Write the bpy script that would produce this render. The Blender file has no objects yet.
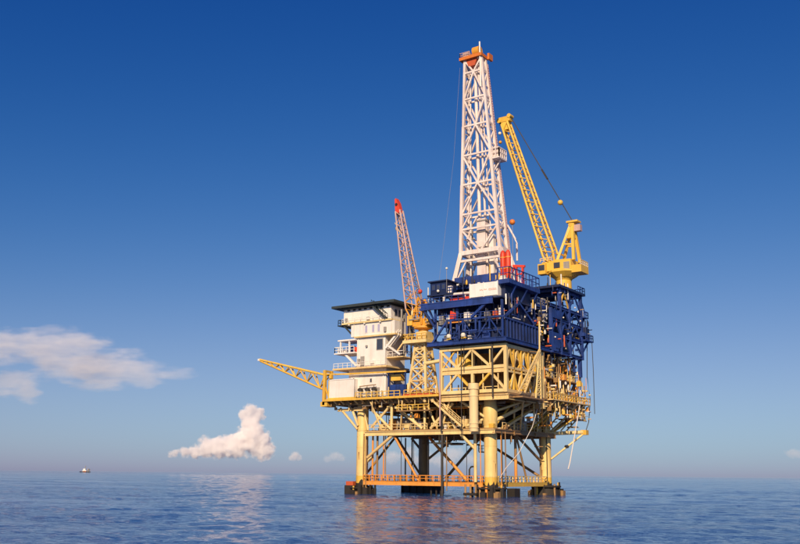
import bpy, bmesh, math, random
import numpy as np
from mathutils import Vector, Matrix
R = math.radians
random.seed(7)
S = bpy.context.scene
COL = S.collection

# ------------------------------------------------------------------ camera
PITCH, ROLL = R(12.6), math.atan2(7.6, 800)
cd = bpy.data.cameras.new('camera'); cam = bpy.data.objects.new('camera', cd); COL.objects.link(cam)
cd.sensor_width = 36.0; cd.lens = 904 / 800 * 36.0
cd.clip_start = 0.5; cd.clip_end = 200000
right = Vector((0.8201, 0.5722, 0)); fwdh = Vector((-0.5722, 0.8201, 0)); up = Vector((0, 0, 1))
fw = fwdh * math.cos(PITCH) + up * math.sin(PITCH)
u0 = up * math.cos(PITCH) - fwdh * math.sin(PITCH)
cr = right * math.cos(ROLL) + u0 * math.sin(ROLL)
cu = u0 * math.cos(ROLL) - right * math.sin(ROLL)
m = Matrix((cr, cu, -fw)).transposed().to_4x4(); m.translation = (84.2, -150.8, 4.0)
cam.matrix_world = m
S.camera = cam

# ------------------------------------------------------------------ sky and sun
SUN_EL, SUN_AZ = R(29), R(24)          # azimuth from -Y towards +X
sx, sy, sz = math.sin(SUN_AZ) * math.cos(SUN_EL), -math.cos(SUN_AZ) * math.cos(SUN_EL), math.sin(SUN_EL)
W = bpy.data.worlds.new('World'); S.world = W; W.use_nodes = True
nt = W.node_tree; nt.nodes.clear()
out = nt.nodes.new('ShaderNodeOutputWorld'); bg = nt.nodes.new('ShaderNodeBackground')
sky = nt.nodes.new('ShaderNodeTexSky'); sky.sky_type = 'NISHITA'; sky.sun_disc = False
sky.sun_elevation = SUN_EL; sky.sun_rotation = math.atan2(sx, sy)
sky.altitude = 0; sky.air_density = 1.0; sky.dust_density = 0.50; sky.ozone_density = 1.0
# saturated slide-film response of the sky, the same for every direction: power with a soft shoulder per channel
sep = nt.nodes.new('ShaderNodeSeparateColor'); com = nt.nodes.new('ShaderNodeCombineColor')
nt.links.new(sky.outputs[0], sep.inputs[0])
bl = nt.nodes.new('ShaderNodeMath'); bl.operation = 'MULTIPLY_ADD'; bl.inputs[1].default_value = 0.26
nt.links.new(sep.outputs[0], bl.inputs[0]); nt.links.new(sep.outputs[2], bl.inputs[2])
def wmath(op, x, y):
    q = nt.nodes.new('ShaderNodeMath'); q.operation = op
    for i, t in enumerate((x, y)):
        if isinstance(t, float): q.inputs[i].default_value = t
        else: nt.links.new(t, q.inputs[i])
    return q.outputs[0]
for ch, (pw, c0, c1) in enumerate(((2.9, 0.27, 2.5), (1.6, 1.05, 0.86), (0.80, 1.53, 0.0))):
    y = wmath('POWER', wmath('MULTIPLY', bl.outputs[0] if ch == 2 else sep.outputs[ch], 0.1), pw)
    y = wmath('DIVIDE', y, wmath('ADD', wmath('MULTIPLY', y, c1), c0))
    nt.links.new(wmath('MULTIPLY', y, 10.0), com.inputs[ch])
nt.links.new(com.outputs[0], bg.inputs[0])
bg.inputs[1].default_value = 0.1
nt.links.new(bg.outputs[0], out.inputs[0])
sl = bpy.data.lights.new('sun', 'SUN'); sl.energy = 5.0; sl.angle = R(0.53); sl.color = (1.0, 0.765, 0.50)
sun = bpy.data.objects.new('sun', sl); COL.objects.link(sun)
sun.rotation_euler = Vector((sx, sy, sz)).to_track_quat('Z', 'Y').to_euler(); sun.location = (60, -200, 150)
S.view_settings.view_transform = 'Standard'; S.view_settings.look = 'None'
S.view_settings.exposure = 0.0; S.view_settings.gamma = 1.0
S.cycles.volume_bounces = 24; S.cycles.max_bounces = 24; S.cycles.glossy_bounces = 4; S.cycles.diffuse_bounces = 4; S.cycles.volume_max_steps = 256

# ------------------------------------------------------------------ materials
MATS = {}
def nodes(name):
    mt = bpy.data.materials.new(name); mt.use_nodes = True
    n = mt.node_tree.nodes; l = mt.node_tree.links
    return mt, n, l, n['Principled BSDF']
def paint(name, col, dirt=0.35, rust=0.25, rough=0.5, dcol=None, rcol=(0.20, 0.065, 0.02), fade=0.12, metal=0.0):
    """weathered steel paint: large tonal drift, vertical run streaks, rust patches, fine relief (all in world space)"""
    mt, n, l, p = nodes(name)
    geo = n.new('ShaderNodeNewGeometry')
    oi = n.new('ShaderNodeObjectInfo')
    mp = n.new('ShaderNodeMapping'); mp.inputs['Scale'].default_value = (1.6, 1.6, 0.16)
    l.new(geo.outputs['Position'], mp.inputs[0])
    ns = n.new('ShaderNodeTexNoise'); ns.inputs['Scale'].default_value = 1.0; ns.inputs['Detail'].default_value = 5
    l.new(mp.outputs[0], ns.inputs['Vector'])
    nb = n.new('ShaderNodeTexNoise'); nb.inputs['Scale'].default_value = 0.35; nb.inputs['Detail'].default_value = 4
    l.new(geo.outputs['Position'], nb.inputs['Vector'])
    nr = n.new('ShaderNodeTexNoise'); nr.inputs['Scale'].default_value = 0.9; nr.inputs['Detail'].default_value = 8; nr.inputs['Roughness'].default_value = 0.7
    l.new(geo.outputs['Position'], nr.inputs['Vector'])
    def ramp(src, a, b):
        r = n.new('ShaderNodeMapRange'); r.inputs[1].default_value = a; r.inputs[2].default_value = b
        l.new(src, r.inputs[0]); return r.outputs[0]
    def mix(fac, A, B):
        x = n.new('ShaderNodeMix'); x.data_type = 'RGBA'
        l.new(fac, x.inputs[0])
        for s, i in ((A, 6), (B, 7)):
            if isinstance(s, tuple): x.inputs[i].default_value = (*s, 1)
            else: l.new(s, x.inputs[i])
        return x.outputs[2]
    def scale(src, k):
        x = n.new('ShaderNodeMath'); x.operation = 'MULTIPLY'; x.inputs[1].default_value = k; l.new(src, x.inputs[0]); return x.outputs[0]
    if dcol is None: dcol = tuple(c * 0.5 for c in col)
    lite = tuple(min(0.85, c * (1 + fade) + fade * 0.12) for c in col)
    c0 = mix(oi.outputs['Random'], col, lite)
    c1 = mix(scale(ramp(nb.outputs[0], 0.35, 0.75), dirt), c0, dcol)
    c2 = mix(scale(ramp(ns.outputs[0], 0.5, 0.78), dirt * 1.2), c1, dcol)
    c3 = mix(scale(ramp(nr.outputs[0], 0.60 , 0.70), rust), c2, rcol)
    l.new(c3, p.inputs['Base Color'])
    p.inputs['Roughness'].default_value = rough; p.inputs['Metallic'].default_value = metal
    bp = n.new('ShaderNodeBump'); bp.inputs['Strength'].default_value = 0.25; bp.inputs['Distance'].default_value = 0.03
    l.new(nr.outputs[0], bp.inputs['Height']); l.new(bp.outputs[0], p.inputs['Normal'])
    MATS[name] = mt; return mt
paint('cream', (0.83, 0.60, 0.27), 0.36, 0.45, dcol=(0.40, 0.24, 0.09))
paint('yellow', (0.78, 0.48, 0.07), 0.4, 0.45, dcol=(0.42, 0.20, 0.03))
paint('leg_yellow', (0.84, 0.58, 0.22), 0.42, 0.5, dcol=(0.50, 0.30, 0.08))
paint('crane_yellow', (0.78, 0.47, 0.06), 0.25, 0.12)
paint('crane_orange', (0.72, 0.34, 0.03), 0.35, 0.3)
paint('orange', (0.79, 0.31, 0.045), 0.4, 0.6, dcol=(0.46, 0.15, 0.02)); paint('crown_orange', (0.72, 0.20, 0.025), 0.4, 0.3); paint('pale', (0.84, 0.63, 0.34), 0.18, 0.35, dcol=(0.45, 0.26, 0.10))
paint('white', (0.82, 0.77, 0.72), 0.26, 0.14, dcol=(0.50, 0.37, 0.28))
paint('derrick_white', (0.78, 0.68, 0.65), 0.45, 0.3, dcol=(0.50, 0.36, 0.30))
paint('boom_grey', (0.52, 0.36, 0.33), 0.3, 0.3)
paint('blue', (0.011, 0.046, 0.25), 0.65, 0.35, dcol=(0.005, 0.012, 0.05), rcol=(0.06, 0.03, 0.02), fade=0.15)
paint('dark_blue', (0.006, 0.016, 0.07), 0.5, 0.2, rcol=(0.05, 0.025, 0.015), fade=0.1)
paint('red', (0.66, 0.05, 0.015), 0.3, 0.15)
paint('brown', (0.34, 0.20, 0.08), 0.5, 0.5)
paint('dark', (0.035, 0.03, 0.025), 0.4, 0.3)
paint('roof', (0.02, 0.032, 0.034), 0.3, 0.1, rough=0.6)
paint('grey', (0.30, 0.28, 0.26), 0.4, 0.3)
paint('rope', (0.05, 0.05, 0.05), 0.2, 0.0, rough=0.8)
paint('hose', (0.70, 0.64, 0.60), 0.2, 0.0, rough=0.7)
paint('marine', (0.020, 0.015, 0.012), 0.5, 0.4, rough=0.8)
paint('signred', (0.55, 0.10, 0.03), 0.2, 0.2); paint('faded_red', (0.62, 0.30, 0.20), 0.3, 0.2)
def plain(name, col, rough=0.4, metal=0.0):
    mt, n, l, p = nodes(name); p.inputs['Base Color'].default_value = (*col, 1)
    p.inputs['Roughness'].default_value = rough; p.inputs['Metallic'].default_value = metal; MATS[name] = mt
plain('glass', (0.05, 0.06, 0.09), 0.08); plain('curtain', (0.42, 0.40, 0.55), 0.3)
paint('rust', (0.30, 0.12, 0.04), 0.5, 0.6, rough=.85)
plain('lamp', (0.75, 0.72, 0.62), 0.3)

# ------------------------------------------------------------------ helpers
def V(p): return Vector(p)
def frame(d):
    d = d.normalized(); r = Vector((0, 0, 1)) if abs(d.z) < 0.98 else Vector((0, 1, 0))
    s = d.cross(r).normalized(); t = s.cross(d).normalized(); return s, t
class MB:
    def __init__(self): self.v = []; self.f = []; self.sm = []
    def quadloop(self, rings, cap=True, smooth=False):
        b = len(self.v); k = len(rings[0])
        for r in rings: self.v += [tuple(p) for p in r]
        for i in range(len(rings) - 1):
            for j in range(k):
                self.f.append((b + i*k + j, b + i*k + (j+1) % k, b + (i+1)*k + (j+1) % k, b + (i+1)*k + j)); self.sm.append(smooth)
        if cap:
            self.f.append(tuple(b + j for j in reversed(range(k)))); self.sm.append(False)
            self.f.append(tuple(b + (len(rings)-1)*k + j for j in range(k))); self.sm.append(False)
        return self
    def box(self, a, b):
        x0, y0, z0 = a; x1, y1, z1 = b
        return self.quadloop([[(x0,y0,z0),(x1,y0,z0),(x1,y1,z0),(x0,y1,z0)], [(x0,y0,z1),(x1,y0,z1),(x1,y1,z1),(x0,y1,z1)]])
    def bar(self, a, b, w, h=None):
        h = h or w; a = V(a); b = V(b); s, t = frame(b - a); s = s*w/2; t = t*h/2
        return self.quadloop([[a-s-t, a+s-t, a+s+t, a-s+t], [b-s-t, b+s-t, b+s+t, b-s+t]])
    def tube(self, a, b, r, n=8, r2=None):
        a = V(a); b = V(b); s, t = frame(b - a); r2 = r if r2 is None else r2
        ring = lambda c, q: [c + (s*math.cos(i*2*math.pi/n) + t*math.sin(i*2*math.pi/n))*q for i in range(n)]
        return self.quadloop([ring(a, r), ring(b, r2)], smooth=True)
    def path(self, pts, r, n=6):
        pts = [V(p) for p in pts]; rings = []
        for i, p in enumerate(pts):
            d = (pts[min(i+1, len(pts)-1)] - pts[max(i-1, 0)]); s, t = frame(d)
            rings.append([p + (s*math.cos(k*2*math.pi/n) + t*math.sin(k*2*math.pi/n))*r for k in range(n)])
        return self.quadloop(rings, smooth=True)
    def lathe(self, c, prof, n=16):
        c = V(c)
        return self.quadloop([[c + Vector((r*math.cos(i*2*math.pi/n), r*math.sin(i*2*math.pi/n), z)) for i in range(n)] for r, z in prof], smooth=True)
    def prism(self, poly, d):
        d = V(d); return self.quadloop([[V(p) for p in poly], [V(p) + d for p in poly]])
    def ball(self, c, r, n=12):
        k = n//2
        return self.lathe(c, [(max(r*math.sin(math.pi*i/k), r*0.03), -r*math.cos(math.pi*i/k)) for i in range(k+1)], n)
    def build(self, name, mat, parent=None, world=True, kind=None):
        off = root_loc(parent) if (parent and world) else Vector((0, 0, 0))
        me = bpy.data.meshes.new(name); me.from_pydata([tuple(V(p) - off) for p in self.v], [], self.f)
        bm = bmesh.new(); bm.from_mesh(me); bmesh.ops.recalc_face_normals(bm, faces=bm.faces); bm.to_mesh(me); bm.free()
        for p, s in zip(me.polygons, self.sm): p.use_smooth = s
        if any(self.sm): me.set_sharp_from_angle(angle=R(38))
        me.materials.append(MATS[mat]); o = bpy.data.objects.new(name, me); COL.objects.link(o)
        if parent: o.parent = parent
        if kind: o['kind'] = kind
        return o
def root_loc(o):
    while o.parent: o = o.parent
    return Vector(o.location)
def tag(o, label, cat, group=None):
    o['label'] = label; o['category'] = cat
    if group: o['group'] = group
    return o
def thing(name, label, cat, loc=(0, 0, 0), group=None):
    o = bpy.data.objects.new(name, None); COL.objects.link(o); o.location = loc; o.empty_display_size = 1
    return tag(o, label, cat, group)
UNIT = {}
def unit(shape, mat):
    k = (shape, mat)
    if k in UNIT: return UNIT[k]
    b = MB()
    if shape == 'box': b.box((-.5, -.5, 0), (.5, .5, 1))
    elif shape == 'tube': b.tube((0, 0, 0), (0, 0, 1), .5, 10)
    elif shape == 'ibeam':
        f, w = .14, .12; P = [(-.5,-.5),(.5,-.5),(.5,-.5+f),(w/2,-.5+f),(w/2,.5-f),(.5,.5-f),(.5,.5),(-.5,.5),(-.5,.5-f),(-w/2,.5-f),(-w/2,-.5+f),(-.5,-.5+f)]
        b.quadloop([[(x, y, 0) for x, y in P], [(x, y, 1) for x, y in P]])
    me = bpy.data.meshes.new(shape + '_' + mat); me.from_pydata(b.v, [], b.f)
    bm = bmesh.new(); bm.from_mesh(me); bmesh.ops.recalc_face_normals(bm, faces=bm.faces); bm.to_mesh(me); bm.free()
    for p, s in zip(me.polygons, b.sm): p.use_smooth = s
    me.materials.append(MATS[mat]); UNIT[k] = me; return me
def beam(name, a, b, w, mat, parent, shape='box', h=None):
    """one straight member as an object of its own; alike members share mesh data"""
    a = V(a); b = V(b); d = b - a; s, t = frame(d)
    o = bpy.data.objects.new(name, unit(shape, mat)); COL.objects.link(o)
    M = Matrix((s * w, t * (h or w), d)).transposed().to_4x4(); M.translation = a - root_loc(parent)
    o.parent = parent; o.matrix_local = M
    return o
def tubeb(name, a, b, dia, mat, parent): return beam(name, a, b, dia, mat, parent, 'tube')
def rail(parent, pts, mat='yellow', h=1.1, step=1.6, r=0.045, name='railing', mid=True):
    b = MB()
    for a, c in zip(pts[:-1], pts[1:]):
        a = V(a); c = V(c); d = c - a; k = max(1, int(round(d.length / step)))
        for i in range(k + 1):
            p = a + d * i / k; b.bar(p, p + up * h, r * 2)
        b.bar(a + up * h, c + up * h, r * 2.2)
        if mid: b.bar(a + up * h * .5, c + up * h * .5, r * 1.6)
    return b.build(name, mat, parent)
def slab(name, a, b, mat, parent): return MB().box(a, b).build(name, mat, parent)
def stairs(parent, a, b, width, axis, mat, n=None, name='stair'):
    """straight flight from a (top) to b (bottom): stringers with treads"""
    a = V(a); b = V(b); w = V(axis) * width; s = MB()
    s.bar(a, b, 0.12, 0.35); s.bar(a + w, b + w, 0.12, 0.35)
    st = s.build(name, mat, parent)
    n = n or int(abs(a.z - b.z) / 0.25)
    t = MB()
    for i in range(1, n):
        p = a + (b - a) * i / n
        t.bar(p, p + w, 0.3, 0.05)
    t.build('treads', mat, st, kind='stuff')
    h = MB()
    for q in (Vector((0,0,0)), w):
        h.bar(a + q + up, b + q + up, 0.1)
        for i in range(7):
            p = a + (b - a) * i / 6 + q; h.bar(p, p + up, 0.08)
    h.build('handrail', mat, st)
    return st

# ------------------------------------------------------------------ sea
def make_sea():
    mt, n, l, p = nodes('sea_water')
    p.inputs['Base Color'].default_value = (0.002, 0.045, 0.19, 1); p.inputs['IOR'].default_value = 1.333
    geo = n.new('ShaderNodeNewGeometry')
    def noise(scale, detail, rough, ax=(1, 1, 1), rot=0.0):
        mp = n.new('ShaderNodeMapping'); mp.inputs['Scale'].default_value = ax; mp.inputs['Rotation'].default_value = (0, 0, rot)
        l.new(geo.outputs['Position'], mp.inputs[0])
        t = n.new('ShaderNodeTexNoise'); t.inputs['Scale'].default_value = scale; t.inputs['Detail'].default_value = detail; t.inputs['Roughness'].default_value = rough
        l.new(mp.outputs[0], t.inputs['Vector']); return t.outputs[0]
    def mul(a, k):
        x = n.new('ShaderNodeMath'); x.operation = 'MULTIPLY'; l.new(a, x.inputs[0])
        if isinstance(k, float): x.inputs[1].default_value = k
        else: l.new(k, x.inputs[1])
        return x.outputs[0]
    def add(a, b):
        x = n.new('ShaderNodeMath'); x.operation = 'ADD'; l.new(a, x.inputs[0]); l.new(b, x.inputs[1]); return x.outputs[0]
    rot = R(-25)
    chop = noise(0.45, 3, 0.55, (1, 1.6, 1), rot + 0.5)
    rip = noise(1.7, 4, 0.6, (1, 1.3, 1), rot - 0.3)
    wind = noise(0.006, 3, 0.55, (1, 4.0, 1), R(35))       # wind lanes: smoother and rougher water
    wr = n.new('ShaderNodeMapRange'); wr.inputs[1].default_value = 0.35; wr.inputs[2].default_value = 0.68; wr.inputs[3].default_value = 0.4; wr.inputs[4].default_value = 1.5
    l.new(wind, wr.inputs[0])
    hgt = mul(add(mul(chop, 0.22), mul(rip, 0.16)), wr.outputs[0])
    bp = n.new('ShaderNodeBump'); bp.inputs['Strength'].default_value = 1.0; bp.inputs['Distance'].default_value = 1.0
    l.new(hgt, bp.inputs['Height']); l.new(bp.outputs[0], p.inputs['Normal'])
    p.inputs["Roughness"].default_value = 0.03
    MATS['sea'] = mt
    # one sheet: rings of quads growing outward to the horizon, real waves raised on it out to a few kilometres
    c0 = np.array((84.2, -150.8)); head = math.atan2(fwdh.y, fwdh.x)
    az = np.concatenate([head + np.linspace(-R(36), R(36), 760), head + np.linspace(R(36), 2*math.pi - R(36), 92)[1:-1]])
    rr = np.concatenate([[0.0, 8.0], 24*np.geomspace(1, 130, 760), np.geomspace(3400, 90000, 14)])
    A, RR = np.meshgrid(az, rr); X = c0[0] + np.cos(A)*RR; Y = c0[1] + np.sin(A)*RR; Z = np.zeros_like(X)
    rg = np.random.default_rng(5)
    for i in range(64):
        lam = 1.3*(26/1.3)**rg.random(); k = 2*math.pi/lam; th = R(-62) + rg.normal(0, .62)
        amp = WAVE*lam/(2*math.pi)/8*(0.6 + .8*rg.random())*(1.0 if lam < 9 else .55)
        near = np.clip((lam*260 - RR)/(lam*130), 0, 1) if lam < 9 else 1.0      # short waves end where they would be finer than the sheet
        Z += near*amp*np.sin(k*(X*math.cos(th) + Y*math.sin(th)) + rg.uniform(0, 6.3))
    lane = 1 + .35*np.sin(X*.011 + 1.7*np.sin(Y*.017)) * np.sin(Y*.009 + X*.004)
    Z *= np.clip((2900 - RR)/1400, 0, 1)*lane*np.clip(RR/20, 0, 1)
    nr_, na = X.shape
    idx = np.arange(nr_*na).reshape(nr_, na); nx = np.roll(idx, -1, axis=1)
    F = np.stack([idx[:-1], nx[:-1], nx[1:], idx[1:]], -1).reshape(-1, 4)
    me = bpy.data.meshes.new('sea'); me.vertices.add(nr_*na); me.vertices.foreach_set('co', np.stack([X, Y, Z], -1).astype(np.float32).ravel())
    me.loops.add(F.size); me.loops.foreach_set('vertex_index', F[:, ::-1].ravel().astype(np.int32) if False else F.ravel().astype(np.int32))
    me.polygons.add(len(F)); me.polygons.foreach_set('loop_start', (np.arange(len(F))*4).astype(np.int32)); me.polygons.foreach_set('use_smooth', np.ones(len(F), bool))
    me.update(); me.validate(); me.materials.append(mt)
    if me.polygons[len(me.polygons)//2].normal.z < 0: me.flip_normals()
    o = bpy.data.objects.new('sea', me); COL.objects.link(o)
    o['kind'] = 'structure'; o['label'] = 'calm blue rippled sea reaching to the horizon'
WAVE = 0.084
make_sea()

# ------------------------------------------------------------------ the platform: legs, decks, trusses
PL = thing('offshore_platform', 'cream and yellow steel platform on four round legs standing in the sea', 'oil platform', (0, 0, 0))
LEGS = {'front': (0, 0, 1.22), 'left': (-30, 0, 1.2), 'right': (0, 23, 1.2), 'back': (-30, 23, 1.2)}
def leg(x, y, r, mat):
    o = MB().lathe((x, y, 0), [(r, -6), (r, 12.4), (r*.98, 12.5), (r*.98, 18.0)], 28).build('leg', mat, PL)
    for z, q, hh in ((3.6, 1.03, .3), (9.2, 1.02, .18), (12.6, 1.05, .5)):
        MB().lathe((x, y, 0), [(r*q, z), (r*q, z+hh)], 28).build('band', mat, o)
    MB().lathe((x, y, 0), [(r*1.008, -1), (r*1.008, 3.75)], 28).build('splash_zone', 'yellow' if mat != 'brown' else 'brown', o)
    gr = MB(); nn = 30; rings = []
    for z0, jag, rr_ in ((-2, 0, 1.03), (1.9, .1, 1.045), (2.5, .55, 1.02)):
        rings.append([(x + math.cos(k*2*math.pi/nn)*r*rr_, y + math.sin(k*2*math.pi/nn)*r*rr_, z0 + random.uniform(-jag, jag)) for k in range(nn)])
    gr.quadloop(rings, cap=False, smooth=True).build('marine_growth', 'marine', o)
    for k in range(5):
        a = random.uniform(0, 6.28); zt = random.uniform(5, 12); ln = random.uniform(1.2, 3.5)
        c_ = Vector((x + math.cos(a)*r*1.004, y + math.sin(a)*r*1.004, zt)); t_ = Vector((-math.sin(a), math.cos(a), 0))*random.uniform(.05, .13); n_ = Vector((math.cos(a), math.sin(a), 0))*.012
        MB().quadloop([[c_ - t_ - n_, c_ + t_ - n_, c_ + t_*.2 - n_ - up*ln, c_ - t_*.2 - n_ - up*ln], [c_ - t_ + n_, c_ + t_ + n_, c_ + t_*.2 + n_ - up*ln, c_ - t_*.2 + n_ - up*ln]]).build('rust_run', 'rust', o)
    return o
lf = leg(*LEGS['front'], 'leg_yellow'); ll = leg(*LEGS['left'], 'leg_yellow')
lr = leg(*LEGS['right'], 'leg_yellow'); lb = leg(*LEGS['back'], 'brown')  # back leg in brown: the shade under the deck painted into its colour
# swollen node can with brace stubs at the head of the front leg
MB().lathe((0, 0, 0), [(1.24, 12.9), (1.36, 13.2), (1.38, 15.0), (1.36, 16.4), (1.23, 16.8)], 28).build('node_can', 'leg_yellow', lf)
# boat fenders and guard frames at the waterline
def fender_ring(x, y, r, hgt, n, legobj, posts=True, skirt=0.0):
    MB().lathe((x, y, 0), [(r*(1+skirt), -2), (r*(1+skirt*.4), .5), (r, hgt*.62), (r*.97, hgt*.7), (LEGS['right'][2]*.9, hgt*.72)], 14).build('fender', 'marine', legobj)
    if posts:
        for i in range(n):
            a = 2*math.pi*i/n + .2 + random.uniform(-.1, .1); hp = hgt*random.uniform(.72, 1.0)
            px, py = x + math.cos(a)*(r+.25), y + math.sin(a)*(r+.25)
            MB().tube((px, py, -1.5), (px, py, hp), random.uniform(.16, .26), 8).build('fender_post', ('marine', 'yellow', 'marine', 'brown', 'orange')[i % 5], legobj)
        MB().lathe((x, y, 0), [(r+.1, hgt*.55), (r+.55, hgt*.58), (r+.55, hgt*.68), (r+.1, hgt*.7)], 16).build('fender_rim', 'marine', legobj)
fender_ring(0, 0, 2.4, 2.5, 12, lf)
fender_ring(0, 23, 2.5, 2.9, 9, lr, skirt=.3)
fender_ring(-30, 0, 1.9, 1.9, 9, ll)
slab('fender_block', (-33.2, -1.6, -1), (-31.0, 1.2, 1.7), 'marine', ll); slab('fender_cap', (-33.0, -1.4, 1.704), (-31.2, .9, 2.5), 'signred', ll)
slab('fender_block', (-34.5, 20.5, -1), (-26.2, 25.5, 1.5), 'marine', lb)
for i in range(5): MB().tube((-34 + i*1.8, 20.3, -1), (-34 + i*1.8, 20.3, 1.9), .2, 8).build('fender_post', 'marine', lb)
for lo, (x, y, r_) in ((lf, (0, 0, 2.9)), (ll, (-30, 0, 2.4)), (lr, (0, 23, 3.2))):
    for i in range(9):
        a = random.uniform(0, 6.28); w = random.uniform(.25, .6); px, py = x + math.cos(a)*r_, y + math.sin(a)*r_
        slab('fender_pad', (px - w, py - w, -.8), (px + w, py + w, random.uniform(.5, 1.9)), random.choice(('marine', 'marine', 'dark', 'brown')), lo)
# guard frame left of the front leg (low caisson cage)
for x in (-4.1, -3.0, -1.9):
    for y in (-2.4, .2):
        MB().tube((x, y, -1.5), (x, y, 2.3), .2, 8).build('guard_post', 'marine' if y > 0 else 'brown', lf)
slab('guard_sill', (-4.4, -2.7, .3), (-1.6, .4, .75), 'marine', lf)
slab('guard_sill', (2.0, 2.4, -.6), (3.6, 4.6, 1.6), 'marine', lf)

# access walkways just above the water
def walkway(a, b, w, mat, rm):
    a = V(a); b = V(b); s, t = frame(b - a)
    d = MB(); d.bar(a + up*.12 , b + up*.12, w, .14); o = d.build('walkway', mat, PL)
    for k in (-1, 1):
        g = MB(); g.bar(a + s*k*(w/2 - .1) - up*.28, b + s*k*(w/2 - .1) - up*.28, .22, .62); g.build('walkway_beam', mat, o)
    for k in (-1, 1):
        rail(o, [a + s*k*(w/2) + up*.2, b + s*k*(w/2) + up*.2], rm, 1.15, 1.5, .06)
    n = int((b - a).length / 3)
    for i in range(n + 1):
        p = a + (b - a) * i / n
        MB().bar(p - s*w*.5 - up*.45, p + s*w*.5 - up*.45, .25, .3).build('cross_beam', 'brown', o)
    return o
walkway((-28.9, 0, 2.45), (-1.3, 0, 2.45), 1.9, 'orange', 'orange')
walkway((0, 1.3, 2.45), (0, 21.9, 2.45), 1.7, 'yellow', 'cream')
walkway((-30, 1.0, 2.45), (-30, 22, 2.45), 1.7, 'orange', 'orange')
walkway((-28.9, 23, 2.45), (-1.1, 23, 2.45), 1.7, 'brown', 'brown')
for x in (-27.4, -26.2): MB().tube((x, -.6, -3), (x, -.6, 2.0), .22, 8).build('walkway_pile', 'marine', PL)
for x, y in ((-13.6, .6), (-12.4, .6), (-11.4, .6), (5.0, 8.0)): MB().tube((x, y, -3), (x, y, 2.0), .17, 8).build('walkway_pile', 'marine', PL)

# main deck, lower deck
LD, MD = 12.15, 18.9
md = slab('main_deck', (-37.2, -3.0, MD - .28), (5.4, 31.8, MD), 'brown', PL); slab('deck_plate', (-37.2, -3.9, MD - .28), (-9.0, -3.003, MD), 'brown', PL)
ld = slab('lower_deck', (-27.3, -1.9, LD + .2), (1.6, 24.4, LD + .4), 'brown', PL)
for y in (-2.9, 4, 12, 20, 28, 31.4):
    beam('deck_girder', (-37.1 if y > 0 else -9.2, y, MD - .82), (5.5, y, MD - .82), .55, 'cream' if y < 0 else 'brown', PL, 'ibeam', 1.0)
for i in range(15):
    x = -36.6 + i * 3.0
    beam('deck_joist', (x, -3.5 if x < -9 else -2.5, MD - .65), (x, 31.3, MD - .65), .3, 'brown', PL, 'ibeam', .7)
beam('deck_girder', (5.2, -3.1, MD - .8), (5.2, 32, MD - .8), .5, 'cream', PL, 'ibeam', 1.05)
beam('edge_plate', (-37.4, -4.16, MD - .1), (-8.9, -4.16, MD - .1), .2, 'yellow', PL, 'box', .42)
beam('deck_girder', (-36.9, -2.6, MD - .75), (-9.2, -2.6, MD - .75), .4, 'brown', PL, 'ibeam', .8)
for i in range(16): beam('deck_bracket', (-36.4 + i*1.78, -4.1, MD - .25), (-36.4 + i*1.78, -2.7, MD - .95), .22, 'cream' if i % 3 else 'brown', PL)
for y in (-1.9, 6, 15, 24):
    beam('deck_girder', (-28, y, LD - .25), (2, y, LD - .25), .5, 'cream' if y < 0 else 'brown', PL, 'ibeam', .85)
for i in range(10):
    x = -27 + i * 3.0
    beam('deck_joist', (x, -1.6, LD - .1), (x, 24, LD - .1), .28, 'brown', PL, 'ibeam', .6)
for y in (8, 16):
    beam('deck_girder', (1.7, -2, LD - .15), (1.7, 24.2, LD - .15), .4, 'brown', PL, 'ibeam', .7) if y == 8 else None
rail(PL, [(-27.2, -1.8, LD + .4), (-13, -1.8, LD + .4)], 'cream', 1.15, 1.4, .06)
rail(PL, [(-12, -1.8, LD + .4), (-4.2, -1.8, LD + .4)], 'cream', 1.15, 1.4, .06)
rail(PL, [(1.5, 2, LD + .4), (1.5, 24, LD + .4)], 'cream', 1.15, 1.5, .06)
rail(PL, [(-29, -4.0, MD), (-18, -4.0, MD)], 'yellow', 1.2, 1.4, .06)
rail(PL, [(-17, -4.0, MD), (-9.5, -4.0, MD)], 'yellow', 1.2, 1.4, .06)
rail(PL, [(5.3, 12, MD), (5.3, 31.6, MD)], 'cream', 1.2, 1.5, .06)
rail(PL, [(-8.3, -2.3, MD), (4.7, -2.3, MD)], 'cream', 1.2, 1.5, .06)

# bracing between the decks (front row) and the overhang struts at the left
def brace(a, b, d=.55, mat='cream', name='brace'): return tubeb(name, a, b, d, mat, PL)
yf = -1.6
for a, b, d in [((-26.6, 13.2), (-21.7, 17.6), .55), ((-26.4, 16.6), (-21.6, 12.6), .55), ((-21.6, 12.5), (-21.6, 18.0), .6),
                ((-20.8, 17.2), (-14.2, 12.7), .6), ((-12.3, 12.7), (-7.2, 17.4), .6), ((-13.7, 12.5), (-13.7, 18.1), .5),
                ((-17.6, 18.1), (-16.1, 13.9), .42), ((-13.5, 18.1), (-11.1, 13.2), .42), ((-20.6, 12.0), (-27.5, 7.2), .62), ((-6.0, 11.9), (-2.3, 8.6), .6)]:
    brace((a[0], yf, a[1]), (b[0], yf, b[1]), d)
for y in (-1.4, 3.5):
    brace((-34.9, y, 17.3), (-30.3, min(y, .2) if y < 0 else .6, 12.9), .5); brace((-32.0, y, 17.4), (-30.2, min(y, .2) if y < 0 else .6, 13.6), .5)
beam('deck_girder', (-35.6, -1.4, 16.9), (-27.8, -1.4, 16.9), .4, 'cream', PL, 'ibeam', .55)
brace((-27.5, 0, 7.2), (-29.2, 0, 6.2), .62)
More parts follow.
